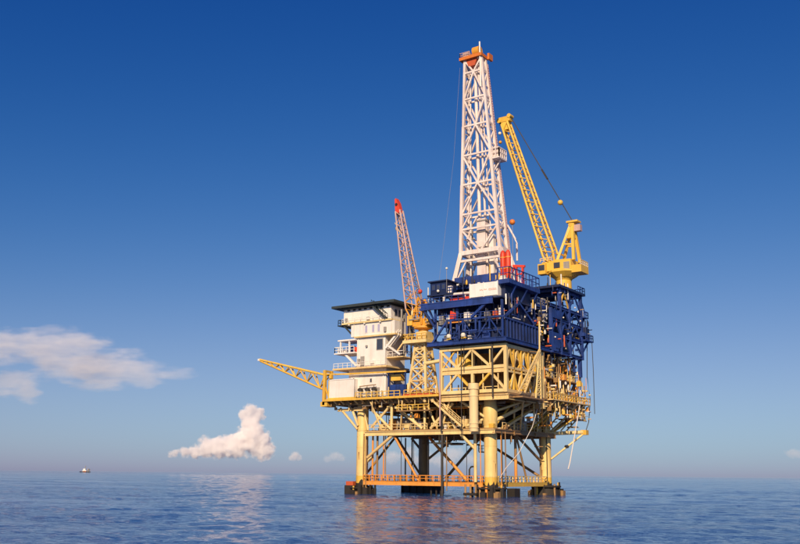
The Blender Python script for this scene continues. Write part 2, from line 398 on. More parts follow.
# struts from the front node up to the deck edges
brace((1.0, .3, 14.0), (4.6, 8.6, 18.0), .7); brace((.9, -.2, 15.6), (4.7, 6.4, 18.1), .45); brace((-.6, -1.0, 14.6), (-6.0, -1.6, 18.0), .5)
brace((-1.2, -.6, 14.2), (-4.4, -1.4, 13.0), .5); brace((1.2, .6, 13.6), (1.4, 6.5, 17.8), .4, 'yellow')
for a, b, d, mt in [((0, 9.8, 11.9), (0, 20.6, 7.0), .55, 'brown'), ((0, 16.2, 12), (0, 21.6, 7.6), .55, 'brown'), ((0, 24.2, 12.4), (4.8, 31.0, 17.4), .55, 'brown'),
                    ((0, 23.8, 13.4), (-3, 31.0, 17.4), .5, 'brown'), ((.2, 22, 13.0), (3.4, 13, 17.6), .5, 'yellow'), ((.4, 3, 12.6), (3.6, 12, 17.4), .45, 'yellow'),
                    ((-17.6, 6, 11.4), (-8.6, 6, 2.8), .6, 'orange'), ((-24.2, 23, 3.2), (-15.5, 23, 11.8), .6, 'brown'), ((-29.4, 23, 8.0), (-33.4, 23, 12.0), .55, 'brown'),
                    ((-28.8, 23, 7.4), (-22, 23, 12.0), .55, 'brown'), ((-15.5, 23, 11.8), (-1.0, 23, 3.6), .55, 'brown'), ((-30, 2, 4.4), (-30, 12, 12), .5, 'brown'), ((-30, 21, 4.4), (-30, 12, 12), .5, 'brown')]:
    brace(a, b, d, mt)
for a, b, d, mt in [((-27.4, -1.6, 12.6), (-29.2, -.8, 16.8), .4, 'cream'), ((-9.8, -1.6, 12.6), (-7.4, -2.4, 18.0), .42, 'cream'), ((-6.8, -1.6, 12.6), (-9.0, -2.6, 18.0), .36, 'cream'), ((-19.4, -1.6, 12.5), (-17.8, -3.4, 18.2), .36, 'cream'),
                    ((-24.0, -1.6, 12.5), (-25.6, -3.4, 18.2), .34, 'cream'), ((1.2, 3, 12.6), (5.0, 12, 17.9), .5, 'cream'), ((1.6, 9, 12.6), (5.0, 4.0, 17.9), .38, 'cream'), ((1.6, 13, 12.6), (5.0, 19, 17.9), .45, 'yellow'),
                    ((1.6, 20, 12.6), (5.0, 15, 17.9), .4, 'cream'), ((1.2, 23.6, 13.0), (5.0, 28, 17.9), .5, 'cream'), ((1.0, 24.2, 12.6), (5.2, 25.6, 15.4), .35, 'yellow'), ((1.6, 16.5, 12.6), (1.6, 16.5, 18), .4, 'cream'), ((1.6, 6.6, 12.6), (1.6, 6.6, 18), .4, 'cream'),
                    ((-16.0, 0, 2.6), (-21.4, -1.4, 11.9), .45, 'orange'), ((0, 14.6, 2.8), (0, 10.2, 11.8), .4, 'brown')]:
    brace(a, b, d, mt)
for x in (-25, -18.5, -11.5): tubeb('hanger', (x, -3.6, 16.2), (x, -3.6, 18.6), .18, 'cream', PL)
slab('hanging_platform', (-18.9, -3.8, 16.0), (-11.2, -2.4, 16.2), 'brown', PL); rail(PL, [(-18.8, -3.75, 16.2), (-11.3, -3.75, 16.2)], 'yellow', 1.05, 1.2, .055)
# outrigger past the right-hand leg
brace((-.6, 17.8, 12.3), (.7, 23.6, 12.5), .9, 'brown', 'outrigger'); brace((.7, 23.4, 12.5), (6.0, 29.6, 12.95), .8, 'cream', 'outrigger')
brace((1.0, 23.6, 7.3), (5.8, 28.9, 12.4), .42, 'cream', 'outrigger_strut'); MB().box((5.4, 29.0, 12.4), (6.6, 30.4, 13.4)).build('outrigger_head', 'yellow', PL)
MB().tube((3.2, 26.2, 9.9), (3.8, 25.8, 9.9), .35, 10).build('clamp', 'dark', PL)
# big caisson hanging at the front, with flanges
CX, CY = -.95, -4.5
ca = MB().lathe((CX, CY, 0), [(.84, 11.8), (.84, 19.4), (1.02, 19.5), (1.02, 20.6)], 20).build('caisson', 'pale', PL)
for z in (12.4, 13.2, 18.2): MB().lathe((CX, CY, 0), [(.93, z), (.93, z + .22)], 20).build('flange', 'pale', ca)
for z in (13.6, 18.9): beam('caisson_clamp', (CX, CY + .8, z), (CX, -2.0 if z < 15 else -3.0, z), .5, 'cream', PL)
# risers, conductors, hanging pipes
for x, y, z0, z1, d, mt in [(-26.9, -.6, 2.4, 12, .4, 'orange'), (-25.9, -.4, 2.4, 12, .45, 'brown'), (-24.9, .4, 2.4, 12.0, .28, 'orange'), (-24.0, -.2, 2.2, 12, .22, 'brown'),
                            (-9.5, -1.9, -2.0, 18, .5, 'dark'), (-8.8, -1.4, 1, 12, .2, 'brown'), (-2.4, -1.6, 2.7, 12, .62, 'cream'), (-1.4, 1.0, 2.7, 12, .3, 'brown'),
                            (0, 9.9, 2.4, 7.0, .6, 'orange'), (0, 9.9, 7.0, 12, .55, 'brown'), (1.9, .9, 2.6, 12, .22, 'dark'), (2.1, 1.9, 2.6, 12.0, .22, 'brown'),
                            (-21.0, 1, 2.5, 12, .12, 'dark'), (-18.0, 1, 2.5, 12, .12, 'dark'), (-14.6, 1, 2.5, 12, .12, 'dark'), (-6.4, 2, 2.5, 12, .12, 'dark'),
                            (-33, 20, 2.0, 12, .35, 'brown'), (-31.9, 21, 2.0, 12, .3, 'brown'), (-13.2, 3, 10.2, 12.2, .4, 'cream'), (-12.0, 3, 10.2, 12.2, .4, 'cream')]:
    tubeb('riser', (x, y, z0), (x, y, z1), d, mt, PL)
slab('service_platform', (-14.2, 2.2, 9.9), (-11.2, 4.4, 10.2), 'cream', PL)
slab('service_platform', (-23, 18, 10.4), (-18.5, 21, 10.7), 'dark', PL)
slab('service_platform', (-4.6, 3.5, 8.2), (-2.4, 6, 8.4), 'brown', PL); rail(PL, [(-4.6, 3.5, 8.4), (-2.4, 3.5, 8.4), (-2.4, 6, 8.4)], 'dark', 1.1, .8, .06)
for x in (-4.4, -2.6): tubeb('hanger', (x, 3.7, 8.4), (x, 3.7, 12), .2, 'brown', PL)
# small davit cranes and bitts on the low walkway
for x, y in ((-5.6, 1.6), (-6.6, 3.4)):
    MB().path([(x, y, 2.5), (x, y, 5.0), (x + .4, y, 5.5), (x + 1.3, y, 5.6)], .14, 8).build('davit', 'dark', PL)
# pipework and vessels on the lower deck (seen in the shade between the decks)
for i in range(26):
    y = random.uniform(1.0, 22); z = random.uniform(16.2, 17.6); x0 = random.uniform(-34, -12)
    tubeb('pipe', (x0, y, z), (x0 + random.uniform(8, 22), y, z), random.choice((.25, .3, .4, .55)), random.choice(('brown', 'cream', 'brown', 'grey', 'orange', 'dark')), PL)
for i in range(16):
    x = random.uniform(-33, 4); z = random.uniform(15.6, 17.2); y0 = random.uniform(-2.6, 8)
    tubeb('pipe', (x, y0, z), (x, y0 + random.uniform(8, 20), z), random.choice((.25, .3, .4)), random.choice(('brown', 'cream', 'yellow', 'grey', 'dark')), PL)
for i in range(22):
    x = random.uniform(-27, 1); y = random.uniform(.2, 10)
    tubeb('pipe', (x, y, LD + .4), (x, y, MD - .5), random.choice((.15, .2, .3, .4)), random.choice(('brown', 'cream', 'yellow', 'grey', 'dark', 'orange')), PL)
def vessel(a, b, r, mat):
    a = V(a); b = V(b); d = (b - a).normalized(); s, t = frame(d); n = 16
    prof = [(-.9*r, .12*r), (-.75*r, .55*r), (-.4*r, .87*r), (0, r)]; L = (b - a).length
    ring = lambda c, q: [c + (s*math.cos(i*2*math.pi/n) + t*math.sin(i*2*math.pi/n))*q for i in range(n)]
    rs = [ring(a + d*k*.6, q) for k, q in prof] + [ring(a + d*(L - k*.6), q) for k, q in reversed(prof)]
    o = MB().quadloop(rs, smooth=True).build('vessel', mat, PL)
    for k in (.2, .8):
        p = a + (b - a)*k; slab('saddle', (p.x - .3, p.y - r*.8, a.z - r*1.25), (p.x + .3, p.y + r*.8, a.z - r*.6), 'brown', o)
    return o
vessel((-25, 3.2, 14.2), (-18, 3.2, 14.2), 1.0, 'grey'); vessel((-12, 5, 14.4), (-5, 5, 14.4), 1.2, 'brown'); vessel((-22, 9, 14.6), (-10, 9, 14.6), 1.5, 'brown')
vessel((-5, 12, 14.4), (-5.1, 20, 14.4), 1.3, 'grey')
for x, y, w, hh, mt in [(-25.5, -.6, 1.6, 1.3, 'cream'), (-23.4, .2, 1.0, 1.9, 'orange'), (-19.4, -.4, 1.8, 1.1, 'cream'), (-16.6, -.2, 1.1, 1.6, 'white'), (-9.9, -.4, 1.3, 1.5, 'yellow'), (-6.8, .4, 1.6, 1.9, 'cream'),
                        (-.8, 12, 1.6, 1.7, 'white'), (-.6, 16, 1.3, 2.2, 'orange'), (-.8, 19, 1.5, 1.3, 'cream')]:
    e = MB().box((x, y, LD + .4), (x + w, y + w*.8, LD + .4 + hh)).build('pump_unit', mt, PL)
    MB().tube((x + w*.3, y + w*.4, LD + .4 + hh), (x + w*.3, y + w*.4, LD + 1.0 + hh), w*.2, 10).build('pump_head', 'grey', e)
stairs(PL, (-12.0, -3.3, 18.8), (-4.4, -3.3, 12.9), 1.1, (0, 1, 0), 'cream')

# truss module on the main deck that carries the blue drilling package
TX0, TX1, TY0, TY1 = -8.9, 5.1, -3.0, 12.0
TM = []
def tm(name, a, b, w, mat='cream', h=None, shape='box'): TM.append(beam(name, a, b, w, mat, PL, shape, h))
for y in (TY0, TY1):
    tm('truss_chord', (TX0 - .3, y, 27.55), (TX1 + .3, y, 27.55), .6, 'cream', .75)
    tm('truss_chord', (TX0, y, 23.7), (TX1 - .3, y, 23.7), .45, 'cream', .55); tm('truss_chord', (TX0, y, 22.85), (TX1 - .3, y, 22.85), .45, 'cream', .5)
    tm('truss_web', (TX0, y + .05, 23.28), (TX1 - .3, y + .05, 23.28), .12, 'cream', .5)
    tm('truss_chord', (TX0, y, 19.25), (TX1 - .3, y, 19.25), .55, 'cream', .62)
for x in (TX1,):
    tm('truss_chord', (x, TY0 + .3, 27.5), (x, TY1, 27.5), .5, 'cream', .65); tm('truss_chord', (x, TY0, 23.5), (x, TY1, 23.5), .4, 'cream', .45)
    tm('truss_chord', (x, TY0, 22.8), (x, TY1, 22.8), .3, 'cream', .3); tm('truss_chord', (x, TY0, 19.2), (x, TY1, 19.2), .5, 'cream', .6)
for x in (TX0, TX1):
    for y in (TY0, TY1): tm('truss_column', (x, y, 18.9), (x, y, 27.2), .62)
for y in (TY0, TY1):
    for x0, z0, x1, z1 in [(-5.2, 24.0, -2.1, 27.2), (-2.1, 27.2, 1.6, 24.0), (1.9, 24.0, 4.9, 27.2), (-5.4, 24.0, -8.6, 26.8)]: tm('truss_diagonal', (x0, y, z0), (x1, y, z1), .42)
    for x0, z0, x1, z1, mt in [(-5.4, 22.6, -8.4, 19.5, 'cream'), (-5.2, 22.6, -2.9, 20.4, 'yellow'), (1.8, 22.6, -1.4, 19.6, 'yellow'), (2.0, 22.6, 4.8, 19.6, 'cream')]: tm('truss_diagonal', (x0, y, z0), (x1, y, z1), .42, mt)
    tm('truss_post', (-2.0, y, 20.9), (-2.0, y, 22.6), .5)
N = 5
for i in range(N):
    y0 = TY0 + (TY1 - TY0)*i/N; y1 = TY0 + (TY1 - TY0)*(i+1)/N; ym = (y0+y1)/2
    if i: tm('truss_post', (TX1, y0, 19.4), (TX1, y0, 27.2), .4, 'yellow')
    tm('truss_diagonal', (TX1, y0, 23.8), (TX1, ym, 27.2), .3); tm('truss_diagonal', (TX1, ym, 27.2), (TX1, y1, 23.8), .3, 'yellow')
    tm('truss_diagonal', (TX1, y0, 22.7), (TX1, ym, 19.5), .3, 'yellow'); tm('truss_diagonal', (TX1, ym, 19.5), (TX1, y1, 22.7), .3)
slab('mezzanine_deck', (-8.6, -2.6, 22.9), (4.8, 11.8, 23.1), 'brown', PL)
tubeb('riser', (2.6, -3.6, 18.0), (2.6, -3.6, 28.1), .34, 'dark', PL); tubeb('riser', (-4.2, -3.5, 10.5), (-4.2, -3.5, 28.0), .16, 'dark', PL); tubeb('riser', (-3.6, -3.5, 23), (-3.6, -3.5, 28.0), .14, 'dark', PL)
tubeb('riser', (-8.9, -3.6, 13), (-8.9, -3.6, 27.0), .3, 'boom_grey', PL)
for x0, z0, x1, z1 in ((-7.2, 24.0, -8.7, 25.4), (-2.1, 24.0, -2.1, 27.2), (1.7, 24.0, 1.7, 27.2), (-5.3, 24.0, -5.3, 27.2), (-6.9, 19.6, -6.9, 22.6), (3.4, 19.6, 3.4, 22.6), (.2, 19.6, .2, 22.6)): tm('truss_strut', (x0, TY0 + .1, z0), (x1, TY0 + .1, z1), .2)
tm('truss_diagonal', (-8.7, -2.7, 24.0), (-6.0, -2.7, 27.2), .26, 'yellow'); tm('truss_diagonal', (TX1 - .1, -2.6, 27.2), (TX1 - .1, 5.8, 23.6), .24); tm('truss_diagonal', (TX1 - .1, 5.8, 27.2), (TX1 - .1, -2.6, 19.6), .24, 'yellow')
rail(PL, [(-8.4, -2.2, 23.1), (4.4, -2.2, 23.1)], 'brown', 1.0, 2, .05)
MB().lathe((-5.6, -.2, 0), [(1.7, 23.1), (1.75, 25.6), (1.1, 26.6), (.3, 27.0)], 18).build('hopper', 'yellow', PL)
for i in range(10):
    x = random.uniform(-8, 4); y = random.uniform(0, 10); z = random.choice((19, 23.1)); q = random.uniform(.6, 1.5)
    slab('equipment_box', (x, y, z), (x + q*1.5, y + q, z + random.uniform(1, 2.8)), random.choice(('brown', 'cream', 'grey', 'dark', 'yellow')), PL)
for i in range(14):
    x = random.uniform(-8, 4.4); y = random.uniform(-2, 8); tubeb('pipe', (x, y, 19), (x, y, 27.2), random.choice((.15, .25, .35)), random.choice(('brown', 'cream', 'dark', 'grey')), PL)
tubeb('mooring_beam', (-13.2, -2.6, 25.2), (-8.9, -2.6, 25.6), .75, 'cream', PL)
# columns, deck and pipes under the crane end
for y in (15, 19, 23, 27, 31):
    for x in (-2, 3.4):
        beam('support_column', (x, y, 18.9), (x, y, 28.3), .5, 'brown', PL)
for y in (15, 19, 23, 27):
    beam('support_diagonal', (3.4, y, 23.6), (3.4, y + 4, 28.0), .3, 'brown', PL); beam('support_diagonal', (3.4, y + 4, 23.2), (3.4, y, 19.2), .3, 'brown', PL)
slab('mezzanine_deck', (-3, 13, 23.2), (4.6, 31.6, 23.4), 'brown', PL)
rail(PL, [(4.5, 13, 23.4), (4.5, 31.4, 23.4)], 'cream', 1.2, 1.4, .05)
for i in range(26):
    y = random.uniform(12.5, 31); x = random.uniform(3.6, 5.0); z0 = random.choice((18.9, 23.4)); 
    tubeb('pipe', (x, y, z0), (x + random.uniform(-.3, .3), y, z0 + random.uniform(2, 4.6)), random.choice((.15, .2, .3)), random.choice(('brown', 'cream', 'orange', 'white', 'grey', 'yellow')), PL)
for i in range(14):
    y = random.uniform(12.5, 30); x = random.uniform(.5, 3.8); z0 = random.choice((18.9, 23.4)); q = random.uniform(.7, 1.6)
    slab('equipment_box', (x, y, z0), (x + q, y + q, z0 + random.uniform(.9, 2.6)), random.choice(('cream', 'orange', 'brown', 'white', 'grey', 'yellow')), PL)
# bent guard pipes below the main deck at the right
for y, zz in ((9.5, 14.5), (13, 14.0), (17, 13.6), (28.5, 15.6)):
    MB().path([(4.4, y, 18.4), (4.4, y, zz + .5), (4.2, y + .5, zz), (3.4, y + 2.4, zz - .1)], .17, 8).build('bent_pipe', random.choice(('orange', 'yellow', 'cream')), PL)
slab('hanging_platform', (2.0, 25.5, 15.4), (5.6, 31.4, 15.65), 'brown', PL); rail(PL, [(5.5, 25.6, 15.65), (5.5, 31.3, 15.65)], 'yellow', 1.1, 1.2, .07)
for y in (25.7, 28.5, 31.2): tubeb('hanger', (5.4, y, 15.5), (5.4, y, 18.6), .2, 'yellow', PL)

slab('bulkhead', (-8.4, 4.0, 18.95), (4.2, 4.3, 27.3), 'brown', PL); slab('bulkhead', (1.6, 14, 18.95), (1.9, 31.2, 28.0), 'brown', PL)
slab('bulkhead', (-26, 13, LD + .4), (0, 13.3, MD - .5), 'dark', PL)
def clutter(parent, n, x, y, z, mats, seed, smin=.25, smax=1.0, pipes=.5, zfix=None):
    """small process gear: valves, junction boxes, short pipe runs, spread through a box"""
    rnd = random.Random(seed)
    for i in range(n):
        p = Vector((rnd.uniform(*x), rnd.uniform(*y), rnd.choice(zfix) if zfix else rnd.uniform(*z))); mt = rnd.choice(mats)
        if rnd.random() < pipes:
            d = rnd.choice((Vector((1, 0, 0)), Vector((0, 1, 0)), Vector((0, 0, 1)), Vector((0, 0, 1)))) * rnd.uniform(1.0, 3.6)
            q = p + d; q.x = min(max(q.x, x[0]), x[1] + .4); q.y = min(max(q.y, y[0]), y[1] + .4)
            if (q - p).length < .4: continue
            tubeb('pipe_run', p, q, rnd.uniform(.12, .34), mt, parent)
        elif rnd.random() < .5:
            w = rnd.uniform(smin, smax); hh = rnd.uniform(smin, smax*1.3)
            slab('junction_box', p, p + Vector((w, w*rnd.uniform(.5, 1), hh)), mt, parent)
        else:
            r = rnd.uniform(smin, smax)*.4; hh = rnd.uniform(.4, 1.3)
            MB().lathe(p, [(r*.7, 0), (r, .12), (r, hh*.7), (r*.5, hh*.85), (r*.55, hh)], 10).build('valve', mt, parent)
WARM = ['brown', 'cream', 'yellow', 'grey', 'orange', 'white', 'brown', 'dark', 'cream']
clutter(PL, 60, (2.2, 5.4), (12.4, 31.4), (18.9, 27.5), WARM, 1)
clutter(PL, 34, (4.3, 5.6), (8, 31.4), (15.2, 18.2), WARM + ['dark', 'brown'], 2)
clutter(PL, 40, (-8.2, 4.2), (-2.2, 3.6), (19.0, 26.6), ['brown', 'dark', 'grey', 'brown', 'cream'], 3, zfix=(19.0, 23.1))
clutter(PL, 46, (-36, -9.4), (-3.6, -1.6), (16.4, 18.2), ['brown', 'dark', 'cream', 'brown', 'orange', 'grey'], 4, pipes=.7)
clutter(PL, 50, (-27, 1.2), (-1.4, 3.0), (LD + .4, LD + 3.6), WARM, 5, zfix=(LD + .4, LD + .4, LD + 2.6))
clutter(PL, 30, (-1.5, 1.4), (3.0, 23.0), (LD + .4, LD + 4.6), WARM + ['dark', 'white'], 6, zfix=(LD + .4, LD + 2.2))
clutter(PL, 26, (-17.5, -9.4), (-3.4, 1.5), (MD, MD + 5), ['brown', 'cream', 'grey', 'blue', 'orange', 'white'], 7, zfix=(MD,))
clutter(PL, 22, (-20, 2), (1, 20), (9.6, 11.4), ['brown', 'dark', 'brown'], 8, pipes=1.0)
PALE = ['cream', 'yellow', 'cream', 'orange', 'white', 'yellow', 'brown', 'cream']
clutter(PL, 70, (5.3, 6.4), (9, 32.0), (15.4, 22.5), PALE, 41, .25, .9, .6)
clutter(PL, 40, (1.8, 5.2), (6, 30), (13.6, 17.8), PALE + ['brown', 'dark'], 42, .25, .8, .7)
rail(PL, [(6.5, 14, MD - .1), (6.5, 31.8, MD - .1)], 'yellow', 1.2, 1.3, .07); slab('deck_extension', (5.45, 13.6, MD - .3), (6.6, 32.0, MD - .1), 'cream', PL)
for y in (15, 18.5, 22, 25.5, 29, 31.6): brace((6.4, y, MD - .4), (1.8, y - 2.0, 13.2), .3, 'cream' if int(y) % 2 else 'yellow')
for x, y in ((-29.0, -.9), (-28.3, -.9), (-1.5, -1.2), (1.6, 1.2), (-.4, 21.8), (.9, 21.9)):
    tubeb('riser', (x, y, -2), (x, y, 12), random.choice((.2, .28)), random.choice(('brown', 'orange', 'dark')), PL)

# ------------------------------------------------------------------ living quarters
LQ = thing('living_quarters', 'white four-storey crew quarters with dark flat roof at the left end', 'building', (-26, 1, MD))
def wall(name, a, b, mat='white'): return slab(name, a, b, mat, LQ)
def window(w, x0, x1, z0, z1, y):
    f = MB().box((x0, y - .06, z0), (x1, y + .1, z1)).build('window', 'grey', w)
    return f
rf = MB().prism([(-35.4, -4.6, 37.95), (-19.2, -4.6, 37.95), (-19.2, 4.4, 37.95), (-35.4, 4.4, 37.95)], (0, 0, .5)).build('roof', 'roof', LQ)
MB().box((-33.5, -3.9, 37.62), (-20.6, 4.1, 37.95)).build('soffit', 'roof', rf)
for i in range(8): MB().box((-32.2 + i*1.45, -3.2, 37.3), (-31.5 + i*1.45, -3.0, 37.62)).build('vent', 'dark', rf)
w4 = wall('upper_storey', (-33.2, -3.1, 34.75), (-21.0, 4, 37.62))
w3 = wall('third_storey', (-31.0, -3.3, 31.75), (-19.9, 4, 34.45))
MB().box((-33.3, -3.7, 34.453), (-20.4, 4, 34.747)).build('walkway_deck', 'cream', LQ)
w2 = wall('middle_storey', (-29.6, -3.0, 25.45), (-22.4, 4, 31.45))
MB().box((-30.0, -3.6, 31.453), (-19.5, 4, 31.747)).build('walkway_deck', 'cream', LQ)
w1 = wall('ground_storey', (-31.9, -2.6, 18.9), (-22.4, 4, 24.95))
MB().box((-35.0, -4.2, 24.953), (-21.2, 4, 25.3)).build('walkway_deck', 'cream', LQ)
# cladding seams
for w, x0, x1, y, z0, z1, st in ((w4, -33.2, -21.0, -3.1, 34.8, 37.6, 3.05), (w3, -31, -19.9, -3.3, 31.8, 34.4, 2.8), (w2, -29.6, -22.4, -3.0, 25.5, 31.4, 2.4), (w1, -31.9, -22.4, -2.6, 19, 24.9, 3.2)):
    x = x0 + st
    while x < x1 - .5:
        MB().box((x - .03, y - .035, z0), (x + .03, y + .02, z1)).build('seam', 'white', w); x += st
for x in (-27.4, -25.6, -24.2):
    f = MB().box((x, -3.36, 32.3), (x + .75, -3.2, 34.0)).build('window', 'white', w3); MB().box((x + .1, -3.375, 32.4), (x + .65, -3.3, 33.9)).build('pane', 'curtain', f)
for y in (-1.9, -.4, 1.1):
    f = MB().box((-21.06, y, 35.6), (-20.94, y + .9, 37.0)).build('window', 'grey', w4); MB().box((-21.02, y + .1, 35.7), (-20.92, y + .8, 36.9)).build('pane', 'glass', f)
f = MB().box((-24.6, -3.06, 28.6), (-22.9, -2.9, 31.0)).build('window', 'grey', w2); MB().box((-24.45, -3.08, 28.75), (-23.05, -2.95, 30.85)).build('pane', 'glass', f)
for x, z in ((-30.6, 21.6), (-26.4, 22.2)):
    f = MB().box((x, -2.66, z), (x + .5, -2.5, z + .8)).build('window', 'grey', w1); MB().box((x + .08, -2.675, z + .08), (x + .42, -2.6, z + .72)).build('pane', 'glass', f)
d = MB().box((-25.0, -2.68, 18.95), (-23.9, -2.5, 21.1)).build('door', 'grey', w1); MB().box((-24.1, -2.76, 20.0), (-24.0, -2.66, 20.15)).build('door_handle', 'dark', d)
for x, z, w_, hh, mt in ((-32.6, 35.2, .5, .7, 'grey'), (-27.0, 35.1, .8, .5, 'white'), (-22.4, 32.2, .5, 1.0, 'grey'), (-29.2, 26.2, .5, .9, 'grey'), (-27.2, 29.4, .4, .4, 'grey'), (-25.9, 26.0, .9, .6, 'white')):
    yy = -3.12 if z > 34.5 else (-3.32 if z > 31.7 else -3.02); slab('wall_unit', (x, yy - .35, z), (x + w_, yy + .1, z + hh), mt, LQ)
for x, z0, z1, yy in ((-30.2, 31.8, 34.4, -3.42), (-20.6, 31.8, 34.4, -3.42), (-29.2, 25.4, 31.4, -3.12), (-32.8, 34.8, 37.6, -3.22), (-23.0, 19, 24.9, -2.72)): tubeb('downpipe', (x, yy, z0), (x, yy, z1), .14, 'white', LQ)
rail(LQ, [(-33.2, -3.65, 34.75), (-20.5, -3.65, 34.75)], 'white', .9, 1.6, .035); rail(LQ, [(-29.4, -4.15, 25.3), (-21.3, -4.15, 25.3)], 'white', 1.0, 1.4, .035)
for x in (-31.5, -27.5, -23.5): MB().box((x, -3.75, 34.2), (x + .35, -3.45, 34.42)).build('wall_lamp', 'lamp', LQ)
d = MB().box((-28.6, -3.08, 25.5), (-27.6, -2.95, 27.6)).build('door', 'grey', w2); MB().box((-27.85, -3.14, 26.5), (-27.75, -3.05, 26.65)).build('door_handle', 'dark', d)
# roof-top diagonal stair, side stair, balcony with struts
stairs(LQ, (-25.4, -4.0, 38.0), (-21.8, -4.0, 34.9), .8, (0, 1, 0), 'roof')
stairs(LQ, (-19.4, -2.6, 31.6), (-22.0, -2.6, 28.8), .8, (0, 1, 0), 'white'); 
beam('strut', (-19.8, -2.9, 31.4), (-22.3, -2.9, 28.9), .35, 'white', LQ); beam('strut', (-17.8, -1.6, 31.2), (-20.6, -1.6, 28.0), .3, 'cream', LQ); beam('strut', (-22.2, -2.8, 29.6), (-18.8, -2.8, 27.4), .35, 'white', LQ)
MB().box((-22.3, -2.6, 26.9), (-18.3, 2, 27.1)).build('side_landing', 'cream', LQ); rail(LQ, [(-22.2, -2.5, 27.1), (-18.4, -2.5, 27.1), (-18.4, 2, 27.1)], 'white', 1.1, 1.2, .05)
bal = MB().box((-35.2, -3.6, 28.35), (-29.6, 1, 28.6)).build('balcony', 'white', LQ); rail(bal, [(-30, -3.5, 28.6), (-35.1, -3.5, 28.6), (-35.1, .9, 28.6)], 'white', 1.2, 1.1, .06)
MB().box((-34.2, -3.7, 31.0), (-29.6, 1, 31.3)).build('canopy', 'white', bal)
for x in (-33.6, -31.3): beam('canopy_post', (x, -3.4, 28.6), (x, -3.4, 31.0), .3, 'white', LQ)
beam('strut', (-32.6, -3.0, 28.3), (-29.7, -2.8, 25.7), .4, 'white', LQ); beam('strut', (-33.2, -3.2, 34.5), (-30.6, -2.9, 31.9), .3, 'roof', LQ)
for x in (-34.4, -33.4): MB().tube((x, -2.6, 28.9), (x + .02, -1.0, 28.9), .42, 12).build('drum', 'blue' if x < -34 else 'white', bal)
MB().box((-32.6, -2.4, 28.6), (-31.4, -1.2, 30.2)).build('locker', 'blue', bal); MB().box((-31.1, -2.2, 28.6), (-30.2, -1.2, 29.8)).build('locker', 'red', bal)
lg = MB().box((-34.6, -3.4, 34.3), (-33.2, 1, 34.5)).build('ledge', 'roof', LQ); rail(lg, [(-33.3, -3.3, 34.5), (-34.5, -3.3, 34.5), (-34.5, .9, 34.5)], 'roof', 1.1, .9, .05)
rail(LQ, [(-34.8, -4.1, 25.3), (-30, -4.1, 25.3)], 'white', 1.0, 1.2, .045)
beam('pipe', (-35.0, -3.4, 24.2), (-17, -3.4, 23.9), .3, 'yellow', LQ)
for x in (-20.6, -20.2): tubeb('downpipe', (x, 1.0, 27), (x, 1.0, 36.5), .25, 'grey', LQ)
for y, z0, z1, mt in ((-1.6, 31.8, 36.8, 'grey'), (.4, 28, 37, 'blue'), (2.0, 26, 37, 'dark')): tubeb('downpipe', (-19.4, y, z0), (-19.4, y, z1), .4, mt, LQ)

# white box tank at the deck's left end, with a yellow sill
TK = thing('storage_tank', 'large plain cream-white box tank at the far left of the main deck', 'tank', (-33, -2.5, MD))
t = MB().box((-36.0, -4.0, 19.3), (-29.5, -.5, 23.0)).build('tank_body', 'white', TK)
MB().box((-36.35, -4.1, MD), (-29.3, -.3, 19.3)).build('sill', 'yellow', TK); MB().box((-36.3, -3.4, 19.32), (-36.0, -.6, 22.6)).build('end_plate', 'yellow', TK)
for x in (-36.02, -29.48): MB().box((x - .1, -4.08, 19.3), (x + .1, -3.9, 23.05)).build('corner_post', 'white' if x > -30 else 'yellow', TK)
MB().box((-36.1, -4.08, 22.9), (-29.4, -3.98, 23.1)).build('rim', 'white', t)

# deck equipment between tank and crane tower
def skid(name, label, cat, x0, x1, y0, hgt, mat, items):
    T = thing(name, label, cat, ((x0 + x1)/2, y0 + 1, MD))
    MB().box((x0, y0, MD), (x1, y0 + 2.4, MD + .3)).build('skid_base', 'grey', T)
    for k, (a, b, z, mt) in enumerate(items):
        MB().box((a, y0 + .3, MD + .3), (b, y0 + 2.1, MD + z)).build('housing', mt, T)
    for x in (x0 + .12, x1 - .12):
        for y in (y0 + .12, y0 + 2.28): beam('frame_post', (x, y, MD + .3), (x, y, MD + hgt), .2, mat, T)
    for y in (y0 + .12, y0 + 2.28): beam('frame_rail', (x0, y, MD + hgt), (x1, y, MD + hgt), .22, mat, T)
    return T
sk = skid('generator_skid', 'blue framed generator skid beside the white crew quarters', 'generator', -22.0, -17.6, -2.6, 5.1, 'blue', [(-21.6, -18.2, 2.6, 'blue')])
MB().box((-21.4, -2.3, MD + 3.4), (-19.0, -.6, MD + 4.6)).build('fuel_tank', 'yellow', sk); MB().box((-22.1, -2.7, MD + 5.12), (-17.5, .0, MD + 5.3)).build('roof_plate', 'dark_blue', sk)
sk2 = thing('pump_skid', 'grey and white pump set with valves right of the cream box tank', 'pump', (-26, -3, MD))
for x in (-28.4, -26.6, -24.9):
    c = MB().tube((x, -3.2, MD + .1), (x, -3.2, MD + 1.6), .38, 12).build('pump_column', 'grey', sk2); MB().lathe((x, -3.2, MD), [(.55, 1.6), (.6, 1.9), (.35, 2.2)], 12).build('motor', 'dark', c)
MB().box((-28.9, -3.7, MD), (-24.2, -2.75, MD + .1)).build('skid_base', 'grey', sk2); tubeb('manifold', (-28.6, -3.5, MD + .9), (-24.4, -3.5, MD + .9), .3, 'white', sk2)
tubeb('manifold', (-28.6, -3.3, MD + 2.5), (-24.4, -3.3, MD + 2.7), .2, 'brown', sk2)
for x in (-28.4, -26.6, -24.9): tubeb('stub', (x, -3.3, MD + 2.1), (x, -3.3, MD + 2.55), .2, 'grey', sk2)

